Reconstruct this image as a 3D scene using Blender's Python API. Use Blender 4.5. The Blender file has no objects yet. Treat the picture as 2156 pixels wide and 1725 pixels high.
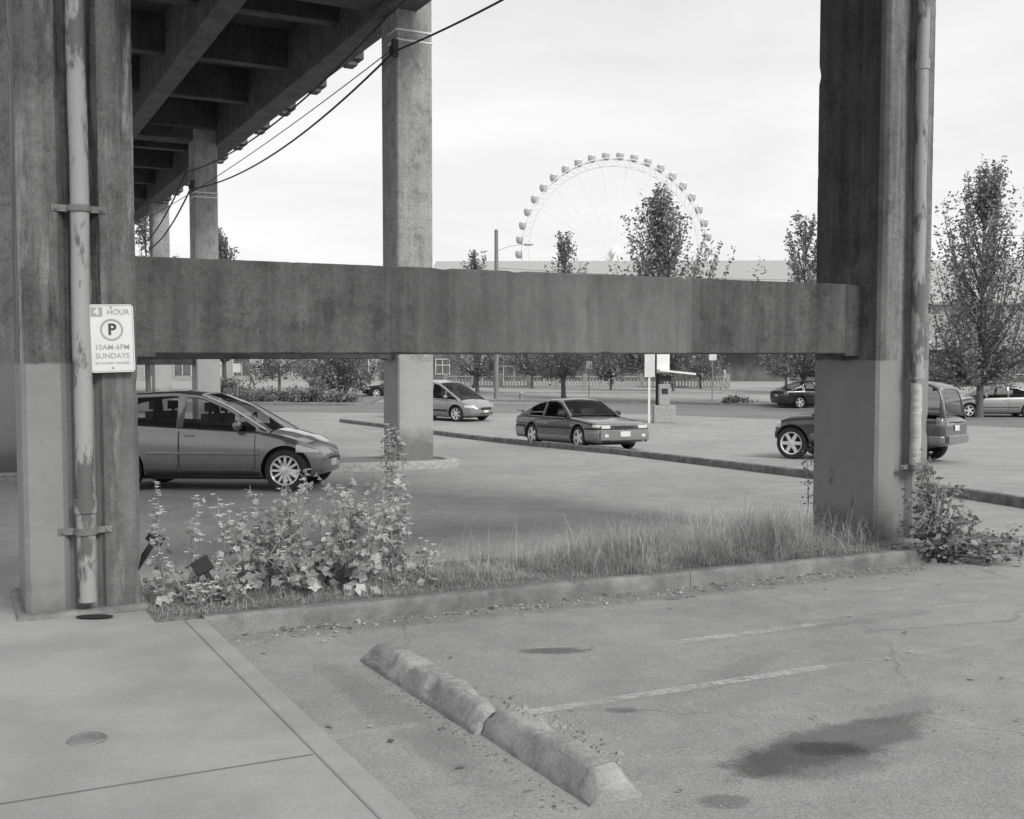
import bpy, bmesh, math, random
import numpy as np
from mathutils import Vector, Matrix, noise
random.seed(7); np.random.seed(7)
scene=bpy.context.scene
COL=scene.collection
rad=math.radians

# ------------------------------------------------------------------ terrain
def plane(Y): return .281-.038*Y
def g(Y):
    if Y<-15: Y=-15
    if Y<=30: z=.281-.038*Y
    elif Y<42:
        t=Y-30; z=-.859-.038*t+.038*t*t/24
    else: z=-1.087
    if Y<10: z-=.12
    elif Y<15: z-=.12*(15-Y)/5
    return z
TH=rad(27.25); OX,OY=3.59,10.49
cu,su=math.cos(TH),math.sin(TH)
def W(a,b): return (OX+a*cu-b*su, OY+a*su+b*cu)
FR=Matrix.Translation((OX,OY,0))@Matrix.Rotation(TH,4,'Z')

# ------------------------------------------------------------------ materials
def newmat(name):
    m=bpy.data.materials.new(name); m.use_nodes=True
    nt=m.node_tree; return m,nt,nt.nodes['Principled BSDF']
def N(nt,t,**k):
    n=nt.nodes.new(t)
    for a,b in k.items(): setattr(n,a,b)
    return n
def math_(nt,op,a,b=None,c=None,clamp=False):
    n=nt.nodes.new('ShaderNodeMath'); n.operation=op; n.use_clamp=clamp
    for i,v in enumerate((a,b,c)):
        if v is None: continue
        if isinstance(v,(int,float)): n.inputs[i].default_value=v
        else: nt.links.new(v,n.inputs[i])
    return n.outputs[0]
def noise_(nt,vec,scale,detail=5,rough=.6,stretch=None,dist=0,off=None):
    if stretch or off:
        mp=nt.nodes.new('ShaderNodeMapping')
        if stretch: mp.inputs['Scale'].default_value=stretch
        if off: mp.inputs['Location'].default_value=off
        nt.links.new(vec,mp.inputs['Vector']); vec=mp.outputs[0]
    n=nt.nodes.new('ShaderNodeTexNoise'); n.inputs['Scale'].default_value=scale
    n.inputs['Detail'].default_value=detail; n.inputs['Roughness'].default_value=rough
    n.inputs['Distortion'].default_value=dist
    nt.links.new(vec,n.inputs['Vector']); return n.outputs[0]
def maprange(nt,v,a,b,c,d,smooth=False):
    n=nt.nodes.new('ShaderNodeMapRange')
    if smooth: n.interpolation_type='SMOOTHSTEP'
    nt.links.new(v,n.inputs[0])
    for i,x in enumerate((a,b,c,d)): n.inputs[i+1].default_value=x
    return n.outputs[0]
def mixv(nt,f,a,b):
    n=nt.nodes.new('ShaderNodeMix'); n.data_type='FLOAT'
    for i,v in ((0,f),(2,a),(3,b)):
        if isinstance(v,(int,float)): n.inputs[i].default_value=v
        else: nt.links.new(v,n.inputs[i])
    return n.outputs[0]
def bump_(nt,bs,h,strength=.3,dist=.02):
    n=nt.nodes.new('ShaderNodeBump'); n.inputs['Strength'].default_value=strength; n.inputs['Distance'].default_value=dist
    nt.links.new(h,n.inputs['Height']); nt.links.new(n.outputs[0],bs.inputs['Normal'])
def M(name,lo,hi=None,rough=.85,scale=4,stretch=None,bump=0,bscale=60,metal=0,coat=0,fine=.0,spec=.5,c0=.35,c1=.65):
    m,nt,bs=newmat(name)
    tc=N(nt,'ShaderNodeTexCoord').outputs['Object']
    bs.inputs['Roughness'].default_value=rough; bs.inputs['Metallic'].default_value=metal
    bs.inputs['Coat Weight'].default_value=coat; bs.inputs['Coat Roughness'].default_value=.08
    bs.inputs['Specular IOR Level'].default_value=spec
    if hi is None: hi=lo*1.15
    v=maprange(nt,noise_(nt,tc,scale,6,.65,stretch),c0,c1,lo,hi)
    if fine: v=math_(nt,'MULTIPLY',v,maprange(nt,noise_(nt,tc,bscale,3,.7),.3,.7,1-fine,1+fine))
    nt.links.new(v,bs.inputs['Base Color'])
    if bump: bump_(nt,bs,noise_(nt,tc,bscale,4,.7),bump,.01)
    return m
def leafmat(name,lo,hi,trans=.25):
    m,nt,bs=newmat(name)
    gi=N(nt,'ShaderNodeNewGeometry')
    tc=N(nt,'ShaderNodeTexCoord').outputs['Object']
    v=maprange(nt,gi.outputs['Random Per Island'],0,1,lo,hi)
    v=math_(nt,'MULTIPLY',v,maprange(nt,noise_(nt,tc,1.4,2),.35,.65,.75,1.25))
    nt.links.new(v,bs.inputs['Base Color']); bs.inputs['Roughness'].default_value=.5
    tr=N(nt,'ShaderNodeBsdfTranslucent'); nt.links.new(v,tr.inputs[0])
    mx=N(nt,'ShaderNodeMixShader'); mx.inputs[0].default_value=trans
    nt.links.new(bs.outputs[0],mx.inputs[1]); nt.links.new(tr.outputs[0],mx.inputs[2])
    nt.links.new(mx.outputs[0],nt.nodes['Material Output'].inputs[0])
    return m

def concrete(name,lo,hi,paint=None,paint_z=1.72,patch=None,streak=1.0,face_shade=None,eff=0,forms=False):
    m,nt,bs=newmat(name)
    tc=N(nt,'ShaderNodeTexCoord').outputs['Object']
    sx=N(nt,'ShaderNodeSeparateXYZ'); nt.links.new(tc,sx.inputs[0])
    base=maprange(nt,noise_(nt,tc,1.5,9,.72,(1,1,.7)),.38,.62,lo,hi)
    st=maprange(nt,noise_(nt,tc,9,5,.6,(1,1,.05)),.36,.66,.58,1.24)
    st=mixv(nt,streak,1.0,st)
    base=math_(nt,'MULTIPLY',base,st)
    blot=maprange(nt,noise_(nt,tc,3.4,10,.84,(1,1,.8)),.50,.62,1.0,.55)
    base=math_(nt,'MULTIPLY',base,blot)
    base=math_(nt,'MULTIPLY',base,maprange(nt,noise_(nt,tc,22,5,.75),.36,.64,.84,1.16))
    if eff:
        ef=maprange(nt,noise_(nt,tc,3.6,8,.72,(1,1,.13),.15,(3.1,1.7,.3)),.53,.61,0,eff)
        base=mixv(nt,ef,base,maprange(nt,noise_(nt,tc,14,6,.75,(1,1,.4)),.35,.65,hi*1.2,hi*2.1))
        dk=maprange(nt,noise_(nt,tc,6.5,7,.7,(1,1,.07),.1,(7.3,2.2,4)),.54,.62,1,1-.65*min(1,eff*1.5))
        base=math_(nt,'MULTIPLY',base,dk)
    fine=noise_(nt,tc,70,4,.75)
    base=math_(nt,'MULTIPLY',base,maprange(nt,fine,.3,.7,.80,1.20))
    vo=N(nt,'ShaderNodeTexVoronoi'); vo.inputs['Scale'].default_value=38; nt.links.new(tc,vo.inputs['Vector'])
    pit=maprange(nt,vo.outputs['Distance'],.06,.16,.35,1.0)
    pm=maprange(nt,noise_(nt,tc,3,4),.48,.58,0,1)
    base=math_(nt,'MULTIPLY',base,mixv(nt,pm,1.0,pit))
    if forms:
        fr=math_(nt,'FRACT',math_(nt,'MULTIPLY',sx.outputs[2],.55))
        base=math_(nt,'MULTIPLY',base,maprange(nt,math_(nt,'ABSOLUTE',math_(nt,'SUBTRACT',fr,.5)),0,.008,.8,1))
    if patch:
        for (a0,a1,s0,s1,val,amt) in patch:
            wob=math_(nt,'MULTIPLY',math_(nt,'SUBTRACT',noise_(nt,tc,3,3,.6,(1,1,.1)),.5),.35 if s1>.1 else .10)
            xx=math_(nt,'ADD',sx.outputs[0],wob)
            f=math_(nt,'MULTIPLY',maprange(nt,xx,a0-s0,a0+s0,0,1,True),maprange(nt,xx,a1-s1,a1+s1,1,0,True))
            f=math_(nt,'MULTIPLY',f,amt)
            base=mixv(nt,f,base,math_(nt,'MULTIPLY',maprange(nt,noise_(nt,tc,2.5,9,.78,(1,1,.5)),.38,.62,val*.72,val*1.18),mixv(nt,.6,1.0,st)))
    if face_shade:  # deck shade painted in: left face darkens with height, other faces lightened
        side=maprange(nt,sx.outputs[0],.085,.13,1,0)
        f=maprange(nt,math_(nt,'ADD',sx.outputs[2],math_(nt,'MULTIPLY',noise_(nt,tc,2,5),.8)),face_shade[0],face_shade[0]+.9,1,face_shade[1],True)
        base=math_(nt,'MULTIPLY',base,mixv(nt,side,face_shade[2],f))
    if paint:
        f=maprange(nt,math_(nt,'ADD',sx.outputs[2],math_(nt,'MULTIPLY',math_(nt,'SUBTRACT',noise_(nt,tc,6,3),.5),.04)),paint_z-.008,paint_z+.012,1,0)
        wear=maprange(nt,noise_(nt,tc,2.6,9,.8,(1,1,.6)),.60,.65,1,.1)
        lowdirt=maprange(nt,math_(nt,'ADD',sx.outputs[2],math_(nt,'MULTIPLY',noise_(nt,tc,5,5),.5)),.15,.5,.5,1.0)
        f=math_(nt,'MULTIPLY',f,wear)
        if name.endswith('streaked'):
            f=math_(nt,'MULTIPLY',f,maprange(nt,math_(nt,'ADD',sx.outputs[0],math_(nt,'MULTIPLY',noise_(nt,tc,4,3),.02)),-7.165,-7.155,1,.2))
        pv=math_(nt,'MULTIPLY',maprange(nt,noise_(nt,tc,1.6,6,.7),.36,.64,paint*.90,paint*1.06),lowdirt)
        base=mixv(nt,f,base,pv)
    nt.links.new(base,bs.inputs['Base Color'])
    bs.inputs['Roughness'].default_value=.8
    h=math_(nt,'ADD',math_(nt,'MULTIPLY',fine,.4),noise_(nt,tc,12,6,.7))
    bump_(nt,bs,h,.5,.016)
    return m

def asphalt(name,lo,hi,stains=(),rough=.88):
    m,nt,bs=newmat(name)
    pos=N(nt,'ShaderNodeNewGeometry').outputs['Position']
    v=maprange(nt,noise_(nt,pos,.4,7,.62),.36,.64,lo,hi)
    v=math_(nt,'MULTIPLY',v,maprange(nt,noise_(nt,pos,2.4,8,.76),.38,.62,.88,1.08))
    f1=noise_(nt,pos,80,4,.8)
    v=math_(nt,'MULTIPLY',v,maprange(nt,f1,.36,.64,.74,1.24))
    vo=N(nt,'ShaderNodeTexVoronoi'); vo.inputs['Scale'].default_value=26; vo.inputs['Randomness'].default_value=1
    nt.links.new(pos,vo.inputs['Vector'])
    v=math_(nt,'MULTIPLY',v,maprange(nt,vo.outputs['Distance'],.05,.14,.66,1))
    vc=N(nt,'ShaderNodeTexVoronoi'); vc.feature='DISTANCE_TO_EDGE'; vc.inputs['Scale'].default_value=.3
    nz=N(nt,'ShaderNodeTexNoise'); nz.inputs['Scale'].default_value=1.3; nz.inputs['Detail'].default_value=7
    nt.links.new(pos,nz.inputs['Vector'])
    ad=N(nt,'ShaderNodeVectorMath'); ad.operation='MULTIPLY_ADD'; ad.inputs[1].default_value=(.9,.9,0)
    nt.links.new(nz.outputs['Color'],ad.inputs[0]); nt.links.new(pos,ad.inputs[2]); nt.links.new(ad.outputs[0],vc.inputs['Vector'])
    ck=maprange(nt,vc.outputs['Distance'],.001,.005,.76,1)
    ckm=maprange(nt,noise_(nt,pos,.5,2),.47,.58,0,1)
    v=math_(nt,'MULTIPLY',v,mixv(nt,ckm,1.0,ck))
    wob=noise_(nt,pos,5,7,.75)
    for (cx,cy,rx,ry,rot,st) in stains:
        mp=N(nt,'ShaderNodeMapping'); mp.vector_type='TEXTURE'
        mp.inputs['Location'].default_value=(cx,cy,0); mp.inputs['Rotation'].default_value=(0,0,rot); mp.inputs['Scale'].default_value=(rx,ry,1e4)
        nt.links.new(pos,mp.inputs['Vector'])
        ln=N(nt,'ShaderNodeVectorMath'); ln.operation='LENGTH'; nt.links.new(mp.outputs[0],ln.inputs[0])
        d=math_(nt,'ADD',ln.outputs['Value'],math_(nt,'MULTIPLY',math_(nt,'SUBTRACT',wob,.5),1.2))
        v=math_(nt,'MULTIPLY',v,maprange(nt,d,.62,1.05,st,1,True))
    nt.links.new(v,bs.inputs['Base Color']); bs.inputs['Roughness'].default_value=rough
    bs.inputs['Specular IOR Level'].default_value=.3
    bump_(nt,bs,f1,.6,.012)
    return m

kx,ky=W(-3.2,-.62)
STAINS=[(1.50,4.85,.80,.22,.62,.55),(1.28,4.60,.46,.26,.3,.66),(1.42,4.76,.19,.11,.1,.6),(1.95,5.32,.36,.15,.7,.82),(.27,6.61,.24,.1,.1,.5),
        (.84,4.13,.13,.09,0,.65),(.55,5.35,.1,.06,0,.7),(2.6,7.6,.8,.14,.5,.85),(1.2,6.0,1.1,.12,.9,.9),(kx,ky,4.2,.3,TH,.76),(-.55,5.2,1.5,.16,-1.09,.82)]
m_asph=asphalt('asphalt_worn',.30,.36,STAINS)
m_road=asphalt('asphalt_road',.19,.23)
m_walk=M('sidewalk_concrete',.28,.345,bump=.2,bscale=90,scale=1.5,fine=.12,c0=.38,c1=.62)
m_curb=M('curb_concrete',.12,.25,scale=2.6,bump=.35,bscale=60,fine=.18)
m_curb2=M('curb_concrete_dark',.11,.24,scale=4,bump=.5,bscale=40,fine=.2)
m_dirt=M('soil',.11,.22,scale=6,bump=.8,bscale=30,fine=.3)
m_gravel=M('gravel_light',.26,.44,scale=14,bump=.8,bscale=50,fine=.3)
m_gravd=M('gravel_mid',.15,.28,scale=9,bump=.8,bscale=40,fine=.3)
m_joint=M('joint_dirt',.19,.22)
m_col=concrete('column_concrete',.08,.15,paint=.235,paint_z=1.70,face_shade=(2.5,.52,1.75),eff=.26,streak=.75)  # left face above the strut coloured darker for deck shade, front brighter
m_colL=concrete('column_concrete_streaked',.085,.16,paint=.235,paint_z=1.70,eff=.75,streak=.85)
m_col2=concrete('column_concrete_pale',.28,.39,paint=.36,paint_z=1.60,streak=.3,forms=True)
m_beam=concrete('beam_concrete',.070,.115,patch=[(-3.95,-2.05,.45,.02,.165,.85),(-4.75,-4.15,.06,.2,.13,.4)],streak=.65,eff=.2)
m_deck=concrete('deck_concrete',.055,.10,streak=.4)
m_girder=concrete('girder_concrete',.08,.14,streak=.4)
m_steel=M('galvanised_steel',.25,.36,rough=.5,metal=.5,scale=8,bump=.1)
m_pipe=M('pipe_paint_worn',.11,.31,rough=.6,scale=5,stretch=(1,1,.35),bump=.25,bscale=35,c0=.44,c1=.50)
m_pipew=M('pipe_white_plastic',.40,.46,rough=.45)
m_black=M('cable_black',.02,.03,rough=.6)
m_stop=M('wheel_stop_concrete',.21,.38,scale=4.2,bump=.6,bscale=70,fine=.2)
m_white=M('white_paint',.72,.8,rough=.5)
m_signw=M('sign_white',.60,.70,rough=.4,scale=3)
m_signg=M('sign_grey_ink',.30,.36,rough=.5)
m_signd=M('sign_dark_ink',.03,.045,rough=.5)
m_rubber=M('tyre_rubber',.022,.035,rough=.8)
m_rim=M('alloy_rim',.72,.8,rough=.32,metal=.35)
m_dark=M('dark_trim',.02,.03,rough=.6)
m_lamp=M('lamp_lens',.6,.75,rough=.12,coat=.6)
m_tail=M('tail_lens',.12,.16,rough=.2,coat=.6)
m_int=M('interior_cloth',.05,.08,rough=.9)
m_bark=M('bark',.09,.15,scale=10,stretch=(1,1,.2),bump=.6)
m_wood=M('wood_pole',.18,.26,scale=10,stretch=(1,1,.1),bump=.4)
m_leafd=leafmat('leaf_tree',.14,.36,.45)
m_leafl=leafmat('leaf_mallow',.30,.66,.4)
m_leafb=leafmat('leaf_bush',.10,.32)
m_grass=leafmat('grass_blades',.24,.66,.4)
m_petal=leafmat('petal_white',.7,.88,.3)
m_stem=M('plant_stem',.24,.34)
def glassm():
    m,nt,bs=newmat('car_glass')
    bs.inputs['Base Color'].default_value=(.01,.01,.01,1); bs.inputs['Roughness'].default_value=.03
    bs.inputs['Specular IOR Level'].default_value=.9
    tr=N(nt,'ShaderNodeBsdfTransparent'); tr.inputs[0].default_value=(.84,.84,.84,1)
    mx=N(nt,'ShaderNodeMixShader'); fr=N(nt,'ShaderNodeFresnel'); fr.inputs[0].default_value=1.6
    f=math_(nt,'MULTIPLY_ADD',fr.outputs[0],1.0,.09,clamp=True)
    nt.links.new(f,mx.inputs[0]); nt.links.new(tr.outputs[0],mx.inputs[1]); nt.links.new(bs.outputs[0],mx.inputs[2])
    nt.links.new(mx.outputs[0],nt.nodes['Material Output'].inputs[0]); return m
m_glass=glassm()
m_pane=M('window_pane',.08,.17,rough=.15,scale=.6)
def paintm(name,v,metal=.35,r=.3):
    m,nt,bs=newmat(name)
    tc=N(nt,'ShaderNodeTexCoord').outputs['Object']
    sx=N(nt,'ShaderNodeSeparateXYZ'); nt.links.new(tc,sx.inputs[0])
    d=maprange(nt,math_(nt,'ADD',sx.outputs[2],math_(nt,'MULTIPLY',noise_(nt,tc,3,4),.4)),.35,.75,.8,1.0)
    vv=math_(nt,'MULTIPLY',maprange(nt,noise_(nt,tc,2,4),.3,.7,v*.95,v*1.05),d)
    nt.links.new(vv,bs.inputs['Base Color'])
    bs.inputs['Metallic'].default_value=metal
    rr=maprange(nt,noise_(nt,tc,6,5),.3,.7,r*.8,r*1.3); nt.links.new(rr,bs.inputs['Roughness'])
    bs.inputs['Coat Weight'].default_value=1; bs.inputs['Coat Roughness'].default_value=.04
    return m

# ------------------------------------------------------------------ mesh builder
class MB:
    def __init__(s): s.v=[]; s.f=[]
    def add(s,vs,fs):
        o=len(s.v); s.v+= [tuple(p) for p in vs]; s.f+=[tuple(i+o for i in f) for f in fs]; return s
    def box(s,x0,x1,y0,y1,z0,z1,m=None):
        p=[Vector((x,y,z)) for z in (z0,z1) for y in (y0,y1) for x in (x0,x1)]
        if m: p=[m@q for q in p]
        return s.add(p,[(0,2,3,1),(4,5,7,6),(0,1,5,4),(2,6,7,3),(0,4,6,2),(1,3,7,5)])
    def tube(s,pts,r,n=8,cap=True):
        pts=[Vector(p) for p in pts]
        if not hasattr(r,'__len__'): r=[r]*len(pts)
        vs=[];fs=[]
        ref=None
        for i,p in enumerate(pts):
            d=(pts[min(i+1,len(pts)-1)]-pts[max(i-1,0)]).normalized()
            if ref is None:
                ref=Vector((0,0,1)) if abs(d.z)<.9 else Vector((1,0,0))
            e1=(ref-d*ref.dot(d)).normalized(); e2=d.cross(e1); ref=e1
            for k in range(n):
                t=2*math.pi*k/n
                vs.append(p+(e1*math.cos(t)+e2*math.sin(t))*r[i])
        for i in range(len(pts)-1):
            for k in range(n):
                fs.append((i*n+k,i*n+(k+1)%n,(i+1)*n+(k+1)%n,(i+1)*n+k))
        if cap:
            fs.append(tuple(range(n))[::-1]); fs.append(tuple((len(pts)-1)*n+k for k in range(n)))
        return s.add(vs,fs)
    def lathe(s,prof,axis='Z',n=32,m=None,closed=False):
        vs=[];fs=[]
        L=len(prof)
        for k in range(n):
            t=2*math.pi*k/n; c,q=math.cos(t),math.sin(t)
            for (r,h) in prof:
                p=Vector((r*c,r*q,h)) if axis=='Z' else Vector((r*c,h,r*q))
                vs.append(m@p if m else p)
        for k in range(n):
            k2=(k+1)%n
            for j in range(L-1 if not closed else L):
                j2=(j+1)%L
                fs.append((k*L+j,k2*L+j,k2*L+j2,k*L+j2))
        return s.add(vs,fs)
    def obj(s,name,mat,parent=None,mw=None,smooth=None,bevel=0):
        me=bpy.data.meshes.new(name); me.from_pydata(s.v,[],s.f); me.validate(); me.update()
        ob=bpy.data.objects.new(name,me); COL.objects.link(ob)
        if mat: me.materials.append(mat)
        bm=bmesh.new(); bm.from_mesh(me); bmesh.ops.recalc_face_normals(bm,faces=bm.faces)
        if smooth is not None:
            for f in bm.faces: f.smooth=True
            for e in bm.edges:
                if len(e.link_faces)==2 and e.calc_face_angle(0)>rad(smooth): e.smooth=False
        bm.to_mesh(me); bm.free()
        if parent: ob.parent=parent
        if mw is not None: ob.matrix_world=mw
        if bevel:
            b=ob.modifiers.new('bevel','BEVEL'); b.width=bevel; b.segments=2; b.limit_method='ANGLE'; b.angle_limit=rad(40)
        return ob
def empty(name,label,cat,mw=None,group=None):
    e=bpy.data.objects.new(name,None); COL.objects.link(e); e.empty_display_size=.2
    if mw is not None: e.matrix_world=mw
    e['label']=label; e['category']=cat
    if group: e['group']=group
    return e
def part_empty(name,parent,loc,rot=None):
    e=bpy.data.objects.new(name,None); COL.objects.link(e); e.parent=parent; e.empty_display_size=.1
    e.matrix_basis=Matrix.Translation(loc)@(rot if rot else Matrix.Identity(4)); return e
def tag(o,label,cat,group=None):
    o['label']=label; o['category']=cat
    if group: o['group']=group
    return o
def T(x,y,z=None): return Matrix.Translation((x,y,g(y) if z is None else z))

# ------------------------------------------------------------------ world, sun, camera
w=bpy.data.worlds.new('World'); scene.world=w; w.use_nodes=True
nt=w.node_tree; bg=nt.nodes['Background']
sky=nt.nodes.new('ShaderNodeTexSky'); sky.sky_type='NISHITA'; sky.sun_disc=False
SUN_EL,SUN_AZ=rad(40),rad(138)
sky.sun_elevation=SUN_EL; sky.sun_rotation=SUN_AZ; sky.dust_density=4; sky.air_density=1.2
bw=nt.nodes.new('ShaderNodeRGBToBW'); nt.links.new(sky.outputs[0],bw.inputs[0])
tc=nt.nodes.new('ShaderNodeTexCoord').outputs['Generated']
cl=noise_(nt,tc,2.2,6,.55,(1,1,3.6),.4)
clv=maprange(nt,cl,.38,.64,7.3,8.8)
sz=nt.nodes.new('ShaderNodeSeparateXYZ'); nt.links.new(tc,sz.inputs[0])
clv=math_(nt,'MULTIPLY',clv,maprange(nt,sz.outputs[2],.02,.34,1.07,.91))
bwc=math_(nt,'MINIMUM',bw.outputs[0],14)
v=mixv(nt,.9,bwc,clv)
nt.links.new(v,bg.inputs[0]); bg.inputs[1].default_value=.121
sd=bpy.data.lights.new('sun','SUN'); sd.energy=2.7; sd.angle=rad(20); sd.color=(1,.99,.975)
so=bpy.data.objects.new('sun',sd); COL.objects.link(so)
dirv=Vector((math.sin(SUN_AZ)*math.cos(SUN_EL),math.cos(SUN_AZ)*math.cos(SUN_EL),math.sin(SUN_EL)))
so.rotation_euler=dirv.to_track_quat('Z','Y').to_euler(); so.location=(20,-20,30)
cd=bpy.data.cameras.new('camera'); co=bpy.data.objects.new('camera',cd); COL.objects.link(co)
cd.lens=36*2250/2156; cd.sensor_width=36; cd.clip_end=6000; cd.clip_start=.05
co.location=(0,0,1.77); co.rotation_euler=(rad(90-2.99),0,0); scene.camera=co
scene.view_settings.view_transform='Standard'; scene.view_settings.look='None'; scene.view_settings.exposure=0

# ------------------------------------------------------------------ ground
ys=[-400,-100,-40,-15]+list(np.arange(-12,62,1.0))+[70,85,110,160,260,500,1200,3500]
xs=[-2500,-800,-300,-120,-60,-40,-30,-20,-14,-10,-7,-4,-2,0,2,4,7,10,14,20,30,40,60,120,300,800,2500]
mb=MB(); 
vs=[(x,y,g(y)) for y in ys for x in xs]; nx=len(xs)
mb.add(vs,[(j*nx+i,j*nx+i+1,(j+1)*nx+i+1,(j+1)*nx+i) for j in range(len(ys)-1) for i in range(nx-1)])
ob=mb.obj('ground',m_asph); ob['kind']='structure'

def slab(name,poly,top,mat,depth=.35,res=.8,kind='structure',bevel=0,local=True,inset=None):
    bm=bmesh.new()
    vsx=[bm.verts.new((p[0],p[1],0)) for p in poly]
    bm.faces.new(vsx)
    x0=min(p[0] for p in poly);x1=max(p[0] for p in poly);y0=min(p[1] for p in poly);y1=max(p[1] for p in poly)
    k=x0+res
    while k<x1:
        bmesh.ops.bisect_plane(bm,geom=bm.verts[:]+bm.edges[:]+bm.faces[:],plane_co=(k,0,0),plane_no=(1,0,0)); k+=res
    k=y0+res
    while k<y1:
        bmesh.ops.bisect_plane(bm,geom=bm.verts[:]+bm.edges[:]+bm.faces[:],plane_co=(0,k,0),plane_no=(0,1,0)); k+=res
    tf=bm.faces[:]
    if depth:
        r=bmesh.ops.extrude_face_region(bm,geom=tf)
        for e in r['geom']:
            if isinstance(e,bmesh.types.BMVert): e.co.z=1
    for v in bm.verts:
        Y=W(v.co.x,v.co.y)[1] if local else v.co.y
        v.co.z=top(Y)-(depth if (depth and v.co.z<.5) else 0)
    bmesh.ops.recalc_face_normals(bm,faces=bm.faces)
    me=bpy.data.meshes.new(name); bm.to_mesh(me); bm.free(); me.materials.append(mat)
    o=bpy.data.objects.new(name,me); COL.objects.link(o)
    if local: o.matrix_world=FR
    if kind: o['kind']=kind
    if bevel:
        b=o.modifiers.new('bevel','BEVEL'); b.width=bevel; b.segments=3; b.limit_method='ANGLE'; b.angle_limit=rad(50)
    return o
def rect(a0,a1,b0,b1): return [(a0,b0),(a1,b0),(a1,b1),(a0,b1)]
P=plane
SE=-6.6
slab('sidewalk',rect(-13,SE-.13,-14,-.5),lambda Y:P(Y)+.0,m_walk,bevel=.006)
slab('sidewalk_kerb',rect(SE-.127,SE,-14,-.5),lambda Y:P(Y)+.002,m_walk,bevel=.015)
slab('sidewalk',rect(-13,SE-.3,-.49,1.4),lambda Y:P(Y)-.004,m_walk,bevel=.01)
for b in (-3.46,-6.4): slab('pavement_joint',rect(-13,SE-.14,b,b+.008),lambda Y:P(Y)+.004,m_joint,depth=0)
def kerb(name,pts,width,top,mat,h=.4,n=10,seed=0,jit=.006,local=True):
    pts=[Vector((p[0],p[1],0)) for p in pts]
    fine=[]
    for i in range(len(pts)-1):
        L=(pts[i+1]-pts[i]).length; k=max(1,int(L/.05))
        for j in range(k): fine.append(pts[i].lerp(pts[i+1],j/k))
    fine.append(pts[-1])
    mb=MB(); vs=[];fs=[]
    prof=[(0,-h),(0,-.035),(.008,-.012),(.022,0),(width*.5,.003),(width-.03,0),(width-.008,-.012),(width,-.04),(width,-h)]
    m=len(prof)
    for i,p in enumerate(fine):
        d=(fine[min(i+1,len(fine)-1)]-fine[max(i-1,0)]).normalized(); nrm=Vector((-d.y,d.x,0))
        for (o,z) in prof:
            q=p+nrm*o
            Y=W(q.x,q.y)[1] if local else q.y
            j=noise.noise(Vector((p.x*1.5+seed,p.y*1.5+o*5,z*3)))*jit*1.2+noise.noise(Vector((p.x*19+seed,p.y*19,o*40)))*jit*.5
            ch=max(0,noise.noise(Vector((p.x*6+seed,p.y*6,1)))-.32)*.07 if o<.03 and z>-.04 else 0
            vs.append((q.x+nrm.x*(j+ch),q.y+nrm.y*(j+ch),top(Y)+z+(j-ch if z>-.1 else 0)))
    for i in range(len(fine)-1):
        for j in range(m-1): fs.append((i*m+j,(i+1)*m+j,(i+1)*m+j+1,i*m+j+1))
    fs.append(tuple(range(m))); fs.append(tuple((len(fine)-1)*m+j for j in range(m))[::-1])
    mb.add(vs,fs); o=mb.obj(name,mat,smooth=35)
    if local: o.matrix_world=FR
    return o
segs=[(SE+.005,-4.55),(-4.545,-2.62),(-2.615,-.9),(-.895,.55)]
for i,(a0,a1) in enumerate(segs):
    o=kerb('kerb',[(a0,-.5),(a1,-.5)],.15,lambda Y:P(Y)+.004,m_curb,seed=i*9); tag(o,'weathered concrete kerb along the planted strip','kerb','kerb stones of the planted strip')
arc=[(.56,-.5)]+[(.9+.75*math.sin(t),.25-.75*math.cos(t)) for t in np.linspace(.2,math.pi-.2,12)]
o=kerb('kerb',arc,.15,lambda Y:P(Y)+.0,m_curb,seed=77); tag(o,'curved concrete kerb at the end of the planted strip','kerb')
o=kerb('kerb',[(.5,1.0),(SE-.2,1.0)],.15,lambda Y:P(Y)+.0,m_curb,seed=5); tag(o,'rear concrete kerb of the planted strip','kerb')
slab('planted_strip_soil',[(SE-.3,-.36),(.8,-.36),(1.4,-.05),(1.45,.5),(1.0,.9),(.5,.98),(SE-.3,.98)],lambda Y:P(Y)-.012,m_dirt,depth=.3,res=.5)
isl=[(-9,11.9),(.6,11.9),(1.0,12.3),(1.1,13.0),(1.0,13.9),(.6,14.4),(-9,14.4)]
slab('planted_strip_gravel',isl,lambda Y:g(Y)+.13,m_gravd,depth=.3,res=1)
o=kerb('kerb',[(-9,11.85),(.6,11.85),(1.05,12.25),(1.18,13.0),(1.05,13.95),(.6,14.45)],.22,lambda Y:g(Y)+.17,m_gravel,seed=3); tag(o,'pale concrete kerb around a viaduct column','kerb')
lk=[(8.6,8.0),(7.7,11),(6.76,14.1),(5.2,18.9),(3.9,22.6),(2.6,26.3),(-.1,32),(-2.9,37.5),(-5,41.2),(-7.2,44.5)]
for i in range(len(lk)-1):
    o=kerb('kerb',[lk[i],(lk[i][0]*.003+lk[i+1][0]*.997,lk[i][1]*.003+lk[i+1][1]*.997)][::-1],.2,lambda Y:g(Y)+.14,m_curb2,seed=i*3,jit=.012,local=False)
    tag(o,'rough grey kerb dividing two car parks','kerb','kerb stones dividing the car parks')

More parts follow.
